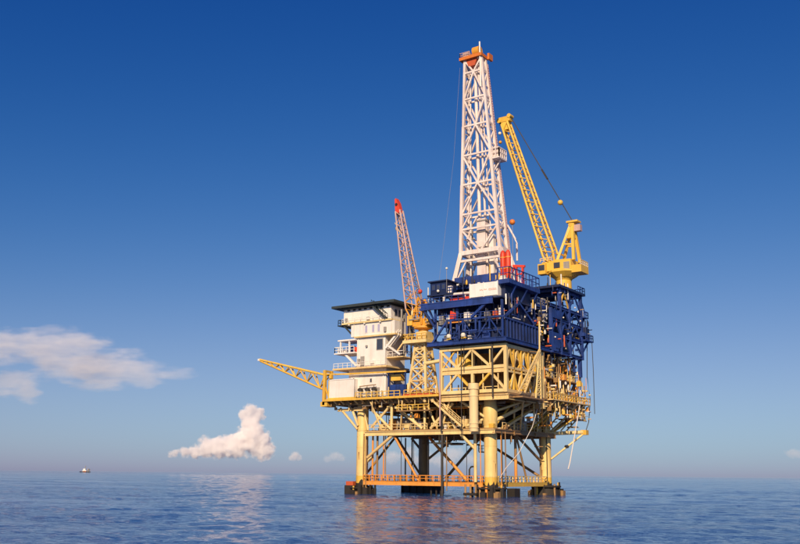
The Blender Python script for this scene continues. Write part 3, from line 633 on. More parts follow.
# ------------------------------------------------------------------ lattice boom pointing left
FB = thing('flare_boom', 'yellow lattice boom reaching out left over the sea', 'boom', (-37.6, -3, MD))
root = [(-37.6, -3.6, 24.2), (-37.6, -1.8, 24.2), (-37.6, -2.7, 20.9)]; tip = [(-57.0, -2.95, 28.75), (-57.0, -2.75, 28.75), (-57.0, -2.85, 28.45)]
for a, b in zip(root, tip): tubeb('chord', a, b, .42, 'yellow', FB)
K = 6
pt = lambda c, k: V(root[c]).lerp(V(tip[c]), k)
for i in range(K):
    k0, k1 = (i/K)**.9, ((i+1)/K)**.9
    for c in (0, 1):
        tubeb('lacing', pt(c, k0), pt(2, (k0+k1)/2), .26, 'yellow', FB); tubeb('lacing', pt(2, (k0+k1)/2), pt(c, k1), .26, 'yellow', FB)
    tubeb('lacing', pt(0, k0), pt(1, k1), .14, 'yellow', FB)
MB().box((-57.6, -3.05, 28.5), (-56.8, -2.65, 28.95)).build('tip_plate', 'white', FB)
for y in (-3.7, -1.6): beam('mast_post', (-37.4, y, MD - 1), (-37.4, y, 25.2), .6, 'yellow', FB)
beam('mast_head', (-37.4, -3.8, 25.0), (-37.4, -1.5, 25.0), .4, 'yellow', FB)
beam('stay', (-37.2, -3.5, 24.4), (-31, -3.5, 24.0), .25, 'yellow', FB); beam('stay', (-37.2, -3.6, 21.6), (-36.0, -3.6, 18.8), .3, 'yellow', FB)
MB().box((-38.2, -4.0, MD - 1.3), (-36.4, -1, MD - .3)).build('foot', 'yellow', FB); tubeb('stay', (-38.0, -3.5, 18.4), (-38.0, -3.5, 22), .3, 'orange', FB)

# ------------------------------------------------------------------ left crane: tower, house, boom
CT = thing('crane_tower', 'cream lattice tower carrying the orange crane on the main deck', 'tower', (-13.8, -.9, MD))
tb = [(-16.6, -3.1), (-12.4, -3.1), (-12.4, 1.2), (-16.6, 1.2)]; tt = [(-15.4, -2.4), (-13.2, -2.4), (-13.2, -.2), (-15.4, -.2)]
ZB, ZT = MD + .5, 29.3
tp = lambda i, z: Vector((*tb[i], ZB)).lerp(Vector((*tt[i], ZT)), (z - ZB)/(ZT - ZB))
lev = [ZB, 22.0, 24.4, 26.6, 28.2, ZT]
for i in range(4): beam('tower_leg', tp(i, ZB), tp(i, ZT), .42, 'cream', CT)
for z0, z1 in zip(lev[:-1], lev[1:]):
    for i in range(4):
        j = (i + 1) % 4
        beam('tower_girt', tp(i, z1), tp(j, z1), .24, 'cream', CT); beam('tower_brace', tp(i, z0), tp(j, z1), .24, 'cream', CT); beam('tower_brace', tp(j, z0), tp(i, z1), .24, 'cream', CT)
MB().box((-17.4, -3.8, MD), (-10.6, 1.6, MD + .5)).build('base_frame', 'signred', CT)
hd = MB().box((-17.6, -3.8, 29.35), (-12.0, 1.4, 29.95)).build('head_platform', 'cream', CT); rail(hd, [(-17.5, 1.3, 29.95), (-17.5, -3.7, 29.95), (-12.1, -3.7, 29.95)], 'yellow', 1.2, 1.1, .06)
MB().box((-14.9, -3.0, 29.953), (-12.4, -.4, 31.6)).build('pedestal', 'cream', CT)
OC = thing('lattice_crane', 'orange crane with grey lattice boom and red tip', 'crane', (-14.4, -1.4, 31.6))
MB().lathe((-14.2, -1.4, 0), [(1.0, 31.6), (1.0, 32.2), (1.9, 32.4), (1.9, 32.8)], 18).build('slew_ring', 'crane_orange', OC)
h1 = MB().prism([(-16.0, -2.8, 32.8), (-12.4, -2.8, 32.8), (-12.4, -2.8, 33.6), (-13.4, -2.8, 34.3), (-16.0, -2.8, 34.0)], (0, 2.6, 0)).build('machine_house', 'crane_orange', OC)
MB().box((-16.9, -3.3, 33.0), (-15.7, -2.83, 35.0)).build('operator_cab', 'yellow', OC)
MB().box((-12.4, -3.1, 32.9), (-11.2, -.2, 33.9)).build('winch', 'brown', OC)
for y in (-2.7, -.3):
    beam('gantry_leg', (-15.8, y, 34.6), (-14.6, y, 38.6), .35, 'crane_orange', OC); beam('gantry_leg', (-12.6, y, 34.4), (-14.6, y, 38.6), .3, 'crane_orange', OC)
    beam('gantry_brace', (-15.2, y, 36.6), (-13.2, y, 36.4), .22, 'crane_orange', OC)
for k in range(5): beam('gantry_tie', (-15.8 + .3*k, -2.7, 34.6 + k*.9), (-15.8 + .3*k, -.3, 34.6 + k*.9), .2, 'crane_orange', OC)
clutter(OC, 22, (-16.4, -11.8), (-3.4, -2.85), (32.6, 36.4), ['crane_orange', 'yellow', 'brown', 'crane_orange', 'cream', 'grey'], 31, .2, .6, .5)
def lattice_boom(T, a, b, w0, w1, side, chord, lace, mats, n, names=('boom_chord', 'boom_lacing'), waist=.12):
    """four-chord crane boom: narrow foot, full section, tapering tip"""
    a = V(a); b = V(b); d = (b - a); s = V(side).normalized(); t = d.normalized().cross(s).normalized()
    def width(k):
        if k < waist: return w0 * (.45 + .55*k/waist)
        return w0 + (w1 - w0) * (k - waist)/(1 - waist)
    P = lambda c, k: a + d*k + (s*((-1, 1, 1, -1)[c]) + t*((-1, -1, 1, 1)[c]))*width(k)/2
    ks = [0, waist] + [waist + (1 - waist)*(i+1)/n for i in range(n)]
    for i, (k0, k1) in enumerate(zip(ks[:-1], ks[1:])):
        mt = mats(k0)
        for c in range(4):
            e = (c + 1) % 4
            tubeb(names[1], P(c, k0), P(e, k1), lace, mt, T) if (i + c) % 2 else tubeb(names[1], P(e, k0), P(c, k1), lace, mt, T)
        tubeb(names[1], P(0, k1), P(1, k1), lace, mt, T); tubeb(names[1], P(2, k1), P(3, k1), lace, mt, T)
    segs = [0, waist, .5, .86, 1]
    for k0, k1 in zip(segs[:-1], segs[1:]):
        for c in range(4): tubeb(names[0], P(c, k0), P(c, k1), chord, mats((k0 + k1)/2), T)
    return P
Po = lattice_boom(OC, (-15.4, -2.0, 33.8), (-20.0, -2.0, 57.6), 2.6, 1.15, (0, 1, 0), .34, .18, lambda k: 'crane_orange' if k < .2 else ('red' if k > .95 else 'boom_grey'), 15)
MB().prism([(-20.6, -2.55, 57.0), (-19.3, -2.55, 57.2), (-19.9, -2.55, 59.3), (-20.5, -2.55, 60.4), (-20.8, -2.55, 60.2)], (0, 1.1, 0)).build('boom_tip', 'red', OC)
MB().tube((-20.3, -2.7, 59.0), (-20.3, -1.3, 59.0), .3, 12).build('tip_sheave', 'dark', OC)
tubeb('pendant', (-20.2, -2.0, 59.4), (-14.6, -1.5, 38.6), .08, 'rope', OC); tubeb('pendant', (-20.2, -2.4, 59.4), (-14.6, -2.6, 38.6), .08, 'rope', OC)
tubeb('hoist_line', (-20.5, -2.0, 59.0), (-20.5, -2.0, 54.4), .06, 'rope', OC)
MB().lathe((-20.5, -2.0, 53.4), [(.05, 0), (.28, .25), (.32, .7), (.1, 1.1)], 10).build('hook_block', 'yellow', OC)
MB().path([(-20.5, -2, 53.4), (-20.5, -2, 53.0), (-20.3, -2, 52.8), (-20.15, -2, 53.0)], .07, 6).build('hook', 'dark', OC)
tubeb('jib_line', (-20.9, -2.2, 55.2), (-19.4, -2.2, 52.6), .12, 'cream', OC)

# ------------------------------------------------------------------ blue drilling module
DM = thing('drilling_module', 'dark blue drilling package with ribbed walls on the cream truss', 'drilling module', (-3, 4, 27.9))
def db(name, a, b, w, mat='blue', h=None, shape='box'): return beam(name, a, b, w, mat, DM, shape, h)
def ds(name, a, b, mat='blue', parent=None): return slab(name, a, b, mat, parent or DM)
ds('base_deck', (-11.2, -4.2, 28.12), (5.8, 14.0, 28.8), 'dark_blue')
ds('skid_beam', (-8.6, -2.6, 27.93), (4.8, 11.6, 28.12), 'dark_blue')
db('edge_girder', (-11.4, -4.3, 28.6), (5.9, -4.3, 28.6), .3, 'blue', .8, 'ibeam'); db('edge_girder', (5.9, -4.3, 28.5), (5.9, 14, 28.5), .3, 'blue', .8, 'ibeam')
# ribbed wind walls, front one flaring out at its left end
fwall = MB().prism([(-10.4, -1.6, 28.8), (5.1, -1.6, 28.8), (5.1, -1.6, 32.3), (-7.4, -1.6, 32.3)], (0, .15, 0)).build('wind_wall', 'dark_blue', DM)  # wall darker than its ribs: the shade of a recess put into the colour
for i in range(12):
    x = -9.4 + i*1.3; zt = 32.8 if x > -7 else 28.8 + (x + 10.4)/3.4*4.2
    MB().box((x - .1, -1.8, 28.82), (x + .1, -1.603, min(zt, 32.2))).build('rib', 'blue', fwall)
for x in (-6.4, -3.6, -.8, 2.2, 5.0): db('post', (x, -3.75, 28.8), (x, -3.75, 32.9), .26)
for x0, x1 in ((-6.4, -3.6), (-.8, -3.6), (-.8, 2.2), (5.0, 2.2)): db('diagonal', (x0, -3.75, 28.9), (x1, -3.75, 32.8), .2)
db('rail_beam', (-9.4, -3.8, 30.4), (5.2, -3.8, 30.4), .16)
for x, w, hh, mt in ((-8.2, 1.2, 1.5, 'grey'), (-5.6, 1.4, 2.2, 'dark_blue'), (-2.9, 1.3, 1.2, 'white'), (.2, 1.5, 2.4, 'blue'), (3.0, 1.2, 1.6, 'dark_blue')): ds('machine', (x, -3.2, 28.8), (x + w, -2.2, 28.8 + hh), mt)
db('rim', (-10.7, -3.75, 28.7), (-7.1, -3.75, 33.1), .35); db('rim', (-7.2, -3.75, 33.1), (5.5, -3.75, 32.9), .34)
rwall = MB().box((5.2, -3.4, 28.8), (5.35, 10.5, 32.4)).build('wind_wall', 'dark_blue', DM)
for i in range(11): MB().box((5.353, -3.0 + i*1.28, 28.82), (5.55, -2.82 + i*1.28, 32.4)).build('rib', 'blue', rwall)
db('rim', (5.45, -3.7, 32.6), (5.45, 10.6, 32.4), .3)
ds('machine_room', (-8.6, 2.0, 28.8), (3.6, 12, 36.0), 'dark_blue'); ds('inner_wall', (-8.9, -.6, 28.8), (4.4, -.4, 32.6), 'dark_blue')
for x in (-10.2, -5.2, -.2, 4.6):
    for y in (-3.2, 3.0, 10): db('column', (x, y, 28.8), (x, y, 36.2), .4)
for y in (-4.2, 2.0, 8.0, 13.0): db('main_girder', (-13.0, y, 36.1), (3.2 if y < 0 else 5.2, y, 36.1), .5, 'blue', 1.35, 'ibeam')
ds('upper_deck', (-12.6, -3.9, 36.5), (4.9, 14, 36.78), 'dark_blue')
db('girder_plate', (-12.9, -4.32, 36.1), (3.1, -4.32, 36.1), .08, 'blue', 1.1)
db('diagonal', (-1.6, -4.0, 33.2), (2.9, -4.0, 36.6), .45); db('diagonal', (-12.2, -4.0, 35.4), (-9.6, -4.0, 31.6), .32); db('diagonal', (-9.8, -4, 33), (-11.6, -4, 36), .25)
db('diagonal', (5.4, -3.4, 33), (5.4, 2, 36.2), .4); db('diagonal', (5.4, 8, 33), (5.4, 2, 36.2), .4); db('diagonal', (5.4, 8, 33), (5.4, 13, 36.2), .35)
rail(DM, [(-12.8, -4.2, 36.8), (-3.0, -4.2, 36.8)], 'blue', 1.0, 1.5, .05)
rail(DM, [(-9.8, -4.1, 33.2), (5.0, -4.1, 33.1)], 'blue', .9, 1.5, .05)
# machinery on the open storey
for x, w, z, hh, mt in [(-9.6, 1.0, 33.1, 1.3, 'grey'), (-7.9, .9, 33.1, .8, 'white'), (-3.9, 1.2, 33.1, 1.5, 'white'), (-2.4, .7, 33.1, .9, 'white'), (.6, .9, 33.1, 1.2, 'grey'), (2.4, .9, 33.1, 1.1, 'signred'), (3.7, .7, 33.1, 1.6, 'white')]:
    e = ds('machine', (x, -2.9, z - .6), (x + w, -1.9, z + hh), mt); MB().tube((x + w/2, -2.5, z + hh), (x + w/2, -2.5, z + hh + .5), .18, 8).build('exhaust', 'grey', e)
ds('service_floor', (-9.6, -3.3, 32.3), (5.0, 2.0, 32.5), 'dark_blue')
for x in (-6.2, -3.0):
    lampb = MB().box((x - .45, -4.75, 29.2), (x + .45, -4.3, 29.5)).build('floodlight_bracket', 'yellow', DM); MB().lathe((x, -4.7, 29.5), [(.42, 0), (.5, .35), (.3, .7)], 12).build('floodlight', 'lamp', lampb)
    tubeb('lamp_post', (x, -4.6, 30.1), (x, -4.2, 31.2), .1, 'grey', DM)
# rig-floor substructure and wind walls above the girders
ds('rig_substructure', (-10.6, 4.0, 36.78), (1.4, 13.2, 40.6), 'dark_blue')
ds('rig_floor', (-13.2, 3.2, 40.6), (2.6, 14.4, 41.2), 'blue')
rw = ds('rig_wind_wall', (-9.6, 3.0, 41.2), (.4, 3.2, 43.0)); 
for i in range(8): MB().box((-9.3 + i*1.35, 2.88, 41.2), (-9.15 + i*1.35, 3.0, 43.0)).build('rib', 'blue', rw)
for x in (-12.8, -6, 2): db('column', (x, 3.5, 36.8), (x, 3.5, 40.6), .4)
db('diagonal', (-12.6, 3.4, 40.5), (-9.0, 3.4, 37), .35)
rail(DM, [(-13.1, 3.3, 41.2), (-9.6, 3.3, 41.2)], 'dark_blue', 1.1, 1.1, .06)
# side platform hanging out at the right
sp = ds('side_platform', (1.0, -3.0, 39.3), (6.1, 9.9, 40.1)); rail(sp, [(3.5, -2.9, 40.1), (6.0, -2.9, 40.1), (6.0, 9.8, 40.1), (2.7, 9.8, 40.1)], 'blue', 2.3, 1.4, .07)
ds('platform_box', (1.6, -1.8, 36.8), (4.6, 8.6, 39.3), 'dark_blue')
for y in (0, 4.6, 9): db('bracket', (5.9, y, 39.3), (4.6, y, 36.8), .35)
# stacked pipes on the low pipe deck towards the crane end
ds('pipe_deck', (-1.5, 10.0, 36.9), (5.2, 17.5, 37.5)); rail(DM, [(5.1, 10.2, 37.5), (5.1, 17.4, 37.5)], 'blue', 1.1, 1.3, .06)
for i in range(9): tubeb('drill_pipe', (4.4 - i*.45, 9.8, 37.9), (4.4 - i*.45, 17.6, 37.9 + (i % 3)*.35), .36, random.choice(('grey', 'blue', 'brown', 'blue')), DM)
for y, q, mt in ((11.0, 1.0, 'white'), (13.4, 1.3, 'grey'), (15.6, .9, 'cream')): ds('hatch_box', (3.4, y, 37.5), (5.0, y + q, 38.6 + q*.4), mt)

COOL = ['dark_blue', 'blue', 'grey', 'dark_blue', 'white', 'blue', 'signred', 'dark', 'yellow', 'lamp']
clutter(DM, 40, (-9.4, 4.6), (-3.2, -1.2), (32.5, 35.2), COOL, 11, .2, .7, .45, zfix=(32.5, 32.5, 34.2))
clutter(DM, 34, (4.6, 5.9), (-3, 13.5), (32.7, 36.0), COOL, 12, .2, .6, .6)
clutter(DM, 40, (3.8, 6.0), (9.8, 15.5), (28.9, 37.0), COOL, 13, .2, .8, .6)
clutter(DM, 26, (-12.6, -3), (-3.9, 1.5), (36.8, 38.6), COOL, 14, .2, .7, .5, zfix=(36.8,))
clutter(DM, 24, (-9, 2.0), (2.0, 2.9), (41.2, 42.6), COOL, 15, .2, .6, .5, zfix=(41.2,))
clutter(DM, 14, (3.2, 5.8), (-2, 9), (40.1, 41), ['red', 'blue', 'grey', 'white', 'dark_blue'], 16, .2, .7, .5, zfix=(40.1,))
clutter(DM, 24, (-9.6, 4.8), (-4.9, -4.45), (28.9, 31.5), ['dark_blue', 'blue', 'dark_blue', 'grey'], 17, .15, .4, .8)
# blue tower under the right-hand crane
BT = thing('crane_support_tower', 'dark blue braced steel tower under the yellow crane', 'tower', (2, 24, 28.0))
def bt(name, a, b, w, mat='blue', h=None, shape='box'): return beam(name, a, b, w, mat, BT, shape, h)
XS, YS = (-2.5, 5.8), (15.2, 19.6, 24.0, 30.2)
for x in XS:
    for y in YS: bt('column', (x, y, 28.2), (x, y, 42.2 if y > 16 else 37.4), .62)
for z in (28.6, 32.0, 35.2, 38.0, 41.9):
    for x in XS: bt('girder', (x, 15.0 if z < 38.5 else 18.6, z), (x, 30.6, z), .4, 'blue', .6, 'ibeam')
    for y in YS[1:]: bt('girder', (XS[0], y, z), (XS[1], y, z), .35, 'blue', .55, 'ibeam')
for k, (z0, z1) in enumerate(((28.8, 31.8), (32.2, 35.0), (35.4, 37.8), (38.2, 41.7))):
    for a, b in ((15.2, 19.6), (19.6, 24.0), (24.0, 30.2)):
        if z0 > 37 and a < 19: continue
        mid = (a + b)/2; mt = 'yellow' if (z0 > 38 and a > 19 and a < 23) else 'blue'
        bt('chevron', (5.8, a, z0), (5.8, mid, z1), .28, mt); bt('chevron', (5.8, mid, z1), (5.8, b, z0), .28, mt)
for z in (32.3, 38.3): slab('floor', (-2.3, 15.2, z), (5.6, 30.2, z + .15), 'dark_blue', BT)
td = slab('top_deck', (-2.9, 18.2, 42.2), (6.6, 31.2, 42.7), 'dark_blue', BT); rail(td, [(6.5, 27.5, 42.7), (6.5, 31.1, 42.7), (-2.8, 31.1, 42.7)], 'blue', 1.2, 1.2, .06)
slab('panel', (5.95, 13.8, 29.8), (6.1, 19.2, 32.4), 'blue', BT); slab('panel', (5.95, 15.2, 35.4), (6.1, 19.4, 37.2), 'blue', BT)
MB().prism([(6.0, 14.2, 29.8), (6.0, 18.8, 29.8), (6.0, 17.6, 28.6), (6.0, 15.4, 28.6)], (.15, 0, 0)).build('skirt', 'blue', BT)
slab('inner_house', (-1.8, 16.0, 28.8), (3.6, 29.0, 37.8), 'dark_blue', BT)
for i in range(6): tubeb('cable', (5.0, 16 + i*2.3, 28.6), (5.0, 16 + i*2.3, 37.6), .22, random.choice(('dark_blue', 'grey', 'blue')), BT)
b1 = slab('side_balcony', (1.0, 30.3, 37.4), (6.6, 32.6, 37.6), 'blue', BT); rail(b1, [(6.5, 30.4, 37.6), (6.5, 32.5, 37.6), (1, 32.5, 37.6)], 'blue', 1.2, .9, .07)
b2 = slab('side_balcony', (1.0, 30.3, 32.4), (6.8, 34.4, 32.65), 'blue', BT); rail(b2, [(6.7, 30.4, 32.65), (6.7, 34.3, 32.65), (1, 34.3, 32.65)], 'blue', 1.2, .9, .07)
slab('balcony_box', (3.0, 31.0, 32.65), (6.2, 33.6, 35.4), 'dark_blue', b2); slab('balcony_box', (4.4, 31.0, 37.6), (5.6, 32.0, 39.2), 'white', b1)
bt('strut', (5.6, 34.0, 32.4), (5.6, 30.4, 29.4), .3); bt('strut', (5.6, 32.4, 37.4), (5.6, 30.4, 35.4), .25); bt('strut', (5.8, 30.2, 41.9), (5.8, 32.4, 38.8), .2)
bt('column', (5.4, 29.8, 24.5), (5.4, 29.8, 28.2), .7); bt('column', (4.8, 28.2, 25.5), (4.8, 28.2, 28.2), .4)
for y, z, mt in ((16.2, 31.4, 'lamp'), (20.4, 36.0, 'lamp'), (22.5, 32.9, 'lamp'), (29, 36.5, 'lamp'), (26.4, 39.0, 'white')): MB().ball((6.2, y, z), .18, 10).build('lamp', mt, BT)

clutter(BT, 60, (4.6, 6.3), (15.4, 30), (28.9, 41.4), COOL + ['dark_blue', 'blue'], 21, .2, .8, .6)
clutter(BT, 16, (4.4, 6.4), (30.4, 33.8), (32.8, 36.0), ['dark_blue', 'blue', 'grey', 'dark_blue'], 22, .2, .7, .5)
clutter(BT, 12, (1, 6.2), (18.6, 23), (42.7, 43.6), COOL, 23, .2, .6, .4, zfix=(42.7,))

# ------------------------------------------------------------------ derrick
DK = thing('drilling_derrick', 'tall white lattice drilling mast with orange crown', 'derrick', (-6, 9.5, 41.2))
YF0, YB0, YF1, YB1 = 8.0, 11.2, 8.8, 10.5
def dc(i, z):
    """corner i (0 front-left, 1 front-right, 2 back-right, 3 back-left) at height z"""
    if z >= 49.3:
        k = (z - 49.3)/(93 - 49.3); xl = -11.0 + k*.8; xr = -1.7 + k*(-4.3)
    else:
        k = (z - 41.2)/(49.3 - 41.2); xl = -12.9 + k*1.9; xr = .3 - k*2.0
    q = max(0, (z - 49.3)/(93 - 49.3)); f = YF0 + (YF1 - YF0)*q; b = YB0 + (YB1 - YB0)*q
    if z < 49.3: f -= (49.3 - z)*.08; b += (49.3 - z)*.25
    return Vector(((xl, xr, xr, xl)[i], (f, f, b, b)[i], z))
zl = [49.3, 54.5, 57.8, 64.4, 71.0, 77.7, 84.0, 90.2, 93.2]
for i in range(4):
    beam('mast_leg', dc(i, 41.2), dc(i, 49.3), .85, 'derrick_white', DK)
    for z0, z1, w in ((49.3, 64.4, .66), (64.4, 77.7, .58), (77.7, 93.2, .5)): beam('mast_leg', dc(i, z0), dc(i, z1), w, 'derrick_white', DK)
for n_, z in enumerate(zl):
    for i in range(4):
        j = (i + 1) % 4
        beam('girt', dc(i, z), dc(j, z), .75 if n_ == 0 else .34, 'derrick_white', DK, 'box', .9 if n_ == 0 else .38)
beam('girt', dc(0, 47.6), dc(1, 47.6), .5, 'derrick_white', DK); beam('girt', dc(3, 47.6), dc(2, 47.6), .5, 'derrick_white', DK)
mid = lambda a, b, z: (dc(a, z) + dc(b, z))/2
for a, b in ((0, 1), (3, 2)):
    for z0, z1, apex in ((84.0, 90.2, 'top'), (77.7, 84.0, 'bot'), (71.0, 77.7, 'top'), (64.4, 71.0, 'bot'), (57.8, 64.4, 'top'), (49.3, 54.5, 'bot'), (90.2, 93.2, 'bot')):
        w = .34
        if apex == 'top':
            beam('diagonal', dc(a, z0), mid(a, b, z1), w, 'derrick_white', DK); beam('diagonal', dc(b, z0), mid(a, b, z1), w, 'derrick_white', DK)
        else:
            beam('diagonal', dc(a, z1), mid(a, b, z0), w, 'derrick_white', DK); beam('diagonal', dc(b, z1), mid(a, b, z0), w, 'derrick_white', DK)
    for p, q in ((a, b), (b, a)): beam('diagonal', dc(p, 54.5), dc(p, 57.8).lerp(dc(q, 57.8), .25), .28, 'derrick_white', DK)
    beam('diagonal', dc(a, 41.6), dc(a, 47.6).lerp(dc(b, 47.6), .18), .3, 'derrick_white', DK); beam('diagonal', dc(b, 41.6), dc(b, 47.6).lerp(dc(a, 47.6), .18), .3, 'derrick_white', DK)
for a, b in ((1, 2), (0, 3)):
    zz = [49.3 + i*(93.2 - 49.3)/13 for i in range(14)]
    for k, (z0, z1) in enumerate(zip(zz[:-1], zz[1:])):
        beam('side_lacing', dc(a, z0) if k % 2 else dc(b, z0), dc(b, z1) if k % 2 else dc(a, z1), .24, 'derrick_white', DK)
        beam('side_lacing', dc(a, z1), dc(b, z1), .2, 'derrick_white', DK)
# inside: guide tubes, hoist, racked pipe, drilling line
for x0, x1, w in ((-7.0, -8.1, .75), (-5.4, -7.3, .5), (-9.6, -9.3, .35), (-4.0, -6.9, .3)):
    tubeb('guide_tube', (x0, 9.6, 41.2), (x1, 9.7, 92), w, 'derrick_white', DK)
td_ = MB().box((-7.7, 9.0, 41.3), (-5.7, 10.8, 56.6)).build('top_drive', 'derrick_white', DK)
for z in (46.6, 50.2, 53.6, 56.0): MB().box((-7.85, 8.85, z), (-5.55, 10.95, z + .3)).build('collar', 'grey', td_)
MB().box((-4.9, 9.2, 41.3), (-3.9, 10.4, 53)).build('pipe_rack', 'white', DK)
tubeb('guide_tube', (-3.2, 9.6, 41.3), (-3.4, 9.6, 50), .5, 'derrick_white', DK); tubeb('guide_tube', (-10.0, 10.2, 41.3), (-9.6, 10.2, 56), .6, 'grey', DK)
MB().path([(-1.4, 10.8, 54.8), (-1.0, 11.0, 54.0), (.2, 11.2, 51.6), (.5, 11.2, 50.6), (.5, 11.2, 47)], .2, 8).build('standpipe', 'derrick_white', DK)
ld_ = MB().bar(dc(2, 49.3) + Vector((.5, .3, 0)), dc(2, 92) + Vector((.4, .2, 0)), .12).bar(dc(2, 49.3) + Vector((.5, -.3, 0)), dc(2, 92) + Vector((.4, -.3, 0)), .12).build('ladder', 'boom_grey', DK)
lm = MB()
for i in range(70):
    z = 49.5 + i*.6; lm.bar(dc(2, z) + Vector((.47, .3, 0)), dc(2, z) + Vector((.47, -.3, 0)), .06)
lm.build('rungs', 'signred', ld_, kind='stuff')
mk = MB().box((-4.2, 8.2, 69.0), (-1.7, 11.6, 69.3)).build('monkey_board', 'derrick_white', DK); rail(mk, [(-4.1, 8.25, 69.3), (-1.75, 8.25, 69.3), (-1.75, 11.5, 69.3)], 'derrick_white', 2.0, .8, .1)
MB().box((-3.4, 8.6, 69.3), (-2.0, 11.2, 71.4)).build('wind_screen', 'derrick_white', mk); beam('bracket', (-2.0, 9.6, 69), (-3.6, 9.6, 66.8), .25, 'derrick_white', DK)
# crown
cw = MB().box((-11.2, 8.0, 93.2), (-5.6, 11.2, 93.9)).build('crown_deck', 'crown_orange', DK); rail(cw, [(-8.6, 8.1, 93.9), (-11.1, 8.1, 93.9), (-11.1, 11.1, 93.9)], 'boom_grey', 1.0, .8, .05)
MB().prism([(-9.8, 8.6, 93.2), (-7, 8.6, 93.2), (-7.6, 8.6, 91.6), (-9.2, 8.6, 91.6)], (0, 2, 0)).build('crown_beam', 'signred', DK)
MB().tube((-8.2, 9.4, 95.0), (-6.6, 9.4, 95.0), 1.1, 16).build('crown_sheave', 'crane_orange', DK); MB().box((-10.6, 8.6, 93.9), (-9.2, 10.4, 95.2)).build('crown_housing', 'boom_grey', DK)
MB().tube((-6.0, 8.4, 86), (-6.2, 8.4, 96.6), .17, 8).build('gin_pole', 'white', DK); MB().box((-5.0, 9.6, 92.6), (-4.5, 11.2, 94.0)).build('crown_step', 'crown_orange', DK)
# guy line at the left of the mast
MB().path([(-11.0, 8, 91.5), (-12.1, 7.0, 70), (-13.4, 5.2, 52), (-14.2, 4.0, 41.3)], .022, 5).build('guy_line', 'grey', DK)

# ------------------------------------------------------------------ things on the blue module
WB = thing('mud_tank', 'white box tank with red markings at the foot of the derrick', 'tank', (.8, -1, 36.8))
t = MB().box((-2.3, -3.2, 37.2), (3.7, 1.4, 39.8)).build('tank_body', 'white', WB)
for x in (-2.32, .7, 3.72): MB().box((x - .1, -3.3, 37.1), (x + .1, -3.1, 39.9)).build('corner_post', 'white', WB)
for y in (-2.9, .9): MB().box((-2.3, y, 36.78), (3.7, y + .4, 37.2)).build('runner', 'white', WB)
# the faded red strokes of lettering on its front
def stroke_word(x0, z0, w, n, seed):
    rnd = random.Random(seed); s = MB()
    for i in range(n):
        x = x0 + w*i/n; q = w/n
        s.bar((x, -3.215, z0 + rnd.uniform(-.04, .04)), (x + q*.5, -3.215, z0 + .26 + rnd.uniform(-.06, .06)), .03, .07)
        s.bar((x + q*.5, -3.215, z0 + .26), (x + q*.85, -3.215, z0 + rnd.uniform(0, .1)), .03, .07)
    return s
stroke_word(-1.1 + .9, 38.3, 1.6, 5, 3).build('red_lettering', 'faded_red', t, kind='stuff'); stroke_word(1.75, 38.3, 1.7, 5, 5).build('red_lettering', 'faded_red', t, kind='stuff')
slab('red_stripe', (1.8, -3.222, 38.2), (3.5, -3.203, 38.26), 'faded_red', t)
CB = thing('driller_cabin', 'small dark blue cabin with three windows bracketed out at left of the derrick', 'cabin', (-9.3, -1.5, 38.5))
c = MB().box((-11.4, -3.2, 38.6), (-7.4, .2, 41.1)).build('cabin_wall', 'dark_blue', CB); MB().box((-11.8, -3.6, 41.1), (-7.1, .5, 41.35)).build('cabin_roof', 'dark_blue', CB)
MB().box((-11.9, -3.6, 38.3), (-6.0, .6, 38.6)).build('cabin_floor', 'dark_blue', CB); rail(CB, [(-7.4, -3.5, 38.6), (-6.1, -3.5, 38.6)], 'blue', 1.1, .6, .06)
for x in (-11.0, -9.9, -8.7): f = MB().box((x, -3.27, 39.5), (x + .8, -3.15, 40.6)).build('window', 'blue', c); MB().box((x + .1, -3.29, 39.6), (x + .7, -3.2, 40.5)).build('pane', 'glass', f)
MB().ball((-9.4, -3.5, 39.2), .3, 10).build('lamp', 'lamp', CB); MB().box((-7.2, -3.4, 38.6), (-6.4, -2.8, 40.0)).build('control_box', 'white', CB)
for x in (-11, -7.6): beam('bracket', (x, -3.0, 38.3), (x + 1.4, -2.0, 36.8), .3, 'dark_blue', CB)
def simple(name, label, cat, mb, mat): return tag(mb.build(name, mat), label, cat)
RP = thing('pipe_tray', 'long red hose tray with pale pipe on the blue girder', 'pipe tray', (-4, -3, 36.8))
MB().box((-6.6, -3.4, 36.8), (-2.5, -2.4, 37.5)).build('tray', 'red', RP); MB().path([(-8.4, -3, 36.8), (-8.4, -3, 37.8), (-7.9, -3, 38.3), (-7.0, -3, 38.3), (-2.4, -3, 38.2)], .28, 10).build('pale_pipe', 'white', RP)
RM = thing('red_pump', 'red upright pump on the open blue storey below the girder', 'pump', (-5.9, -3.2, 33.1))
MB().prism([(-6.8, -3.6, 32.6), (-5.6, -3.6, 32.6), (-5.3, -3.6, 34.4), (-6.5, -3.6, 35.0)], (0, .9, 0)).build('pump_body', 'red', RM); MB().tube((-6.0, -3.2, 34.6), (-6.0, -3.2, 35.4), .2, 10).build('pump_cap', 'grey', RM); MB().box((-6.9, -3.8, 32.5), (-3.6, -2.6, 32.7)).build('pump_base', 'orange', RM)
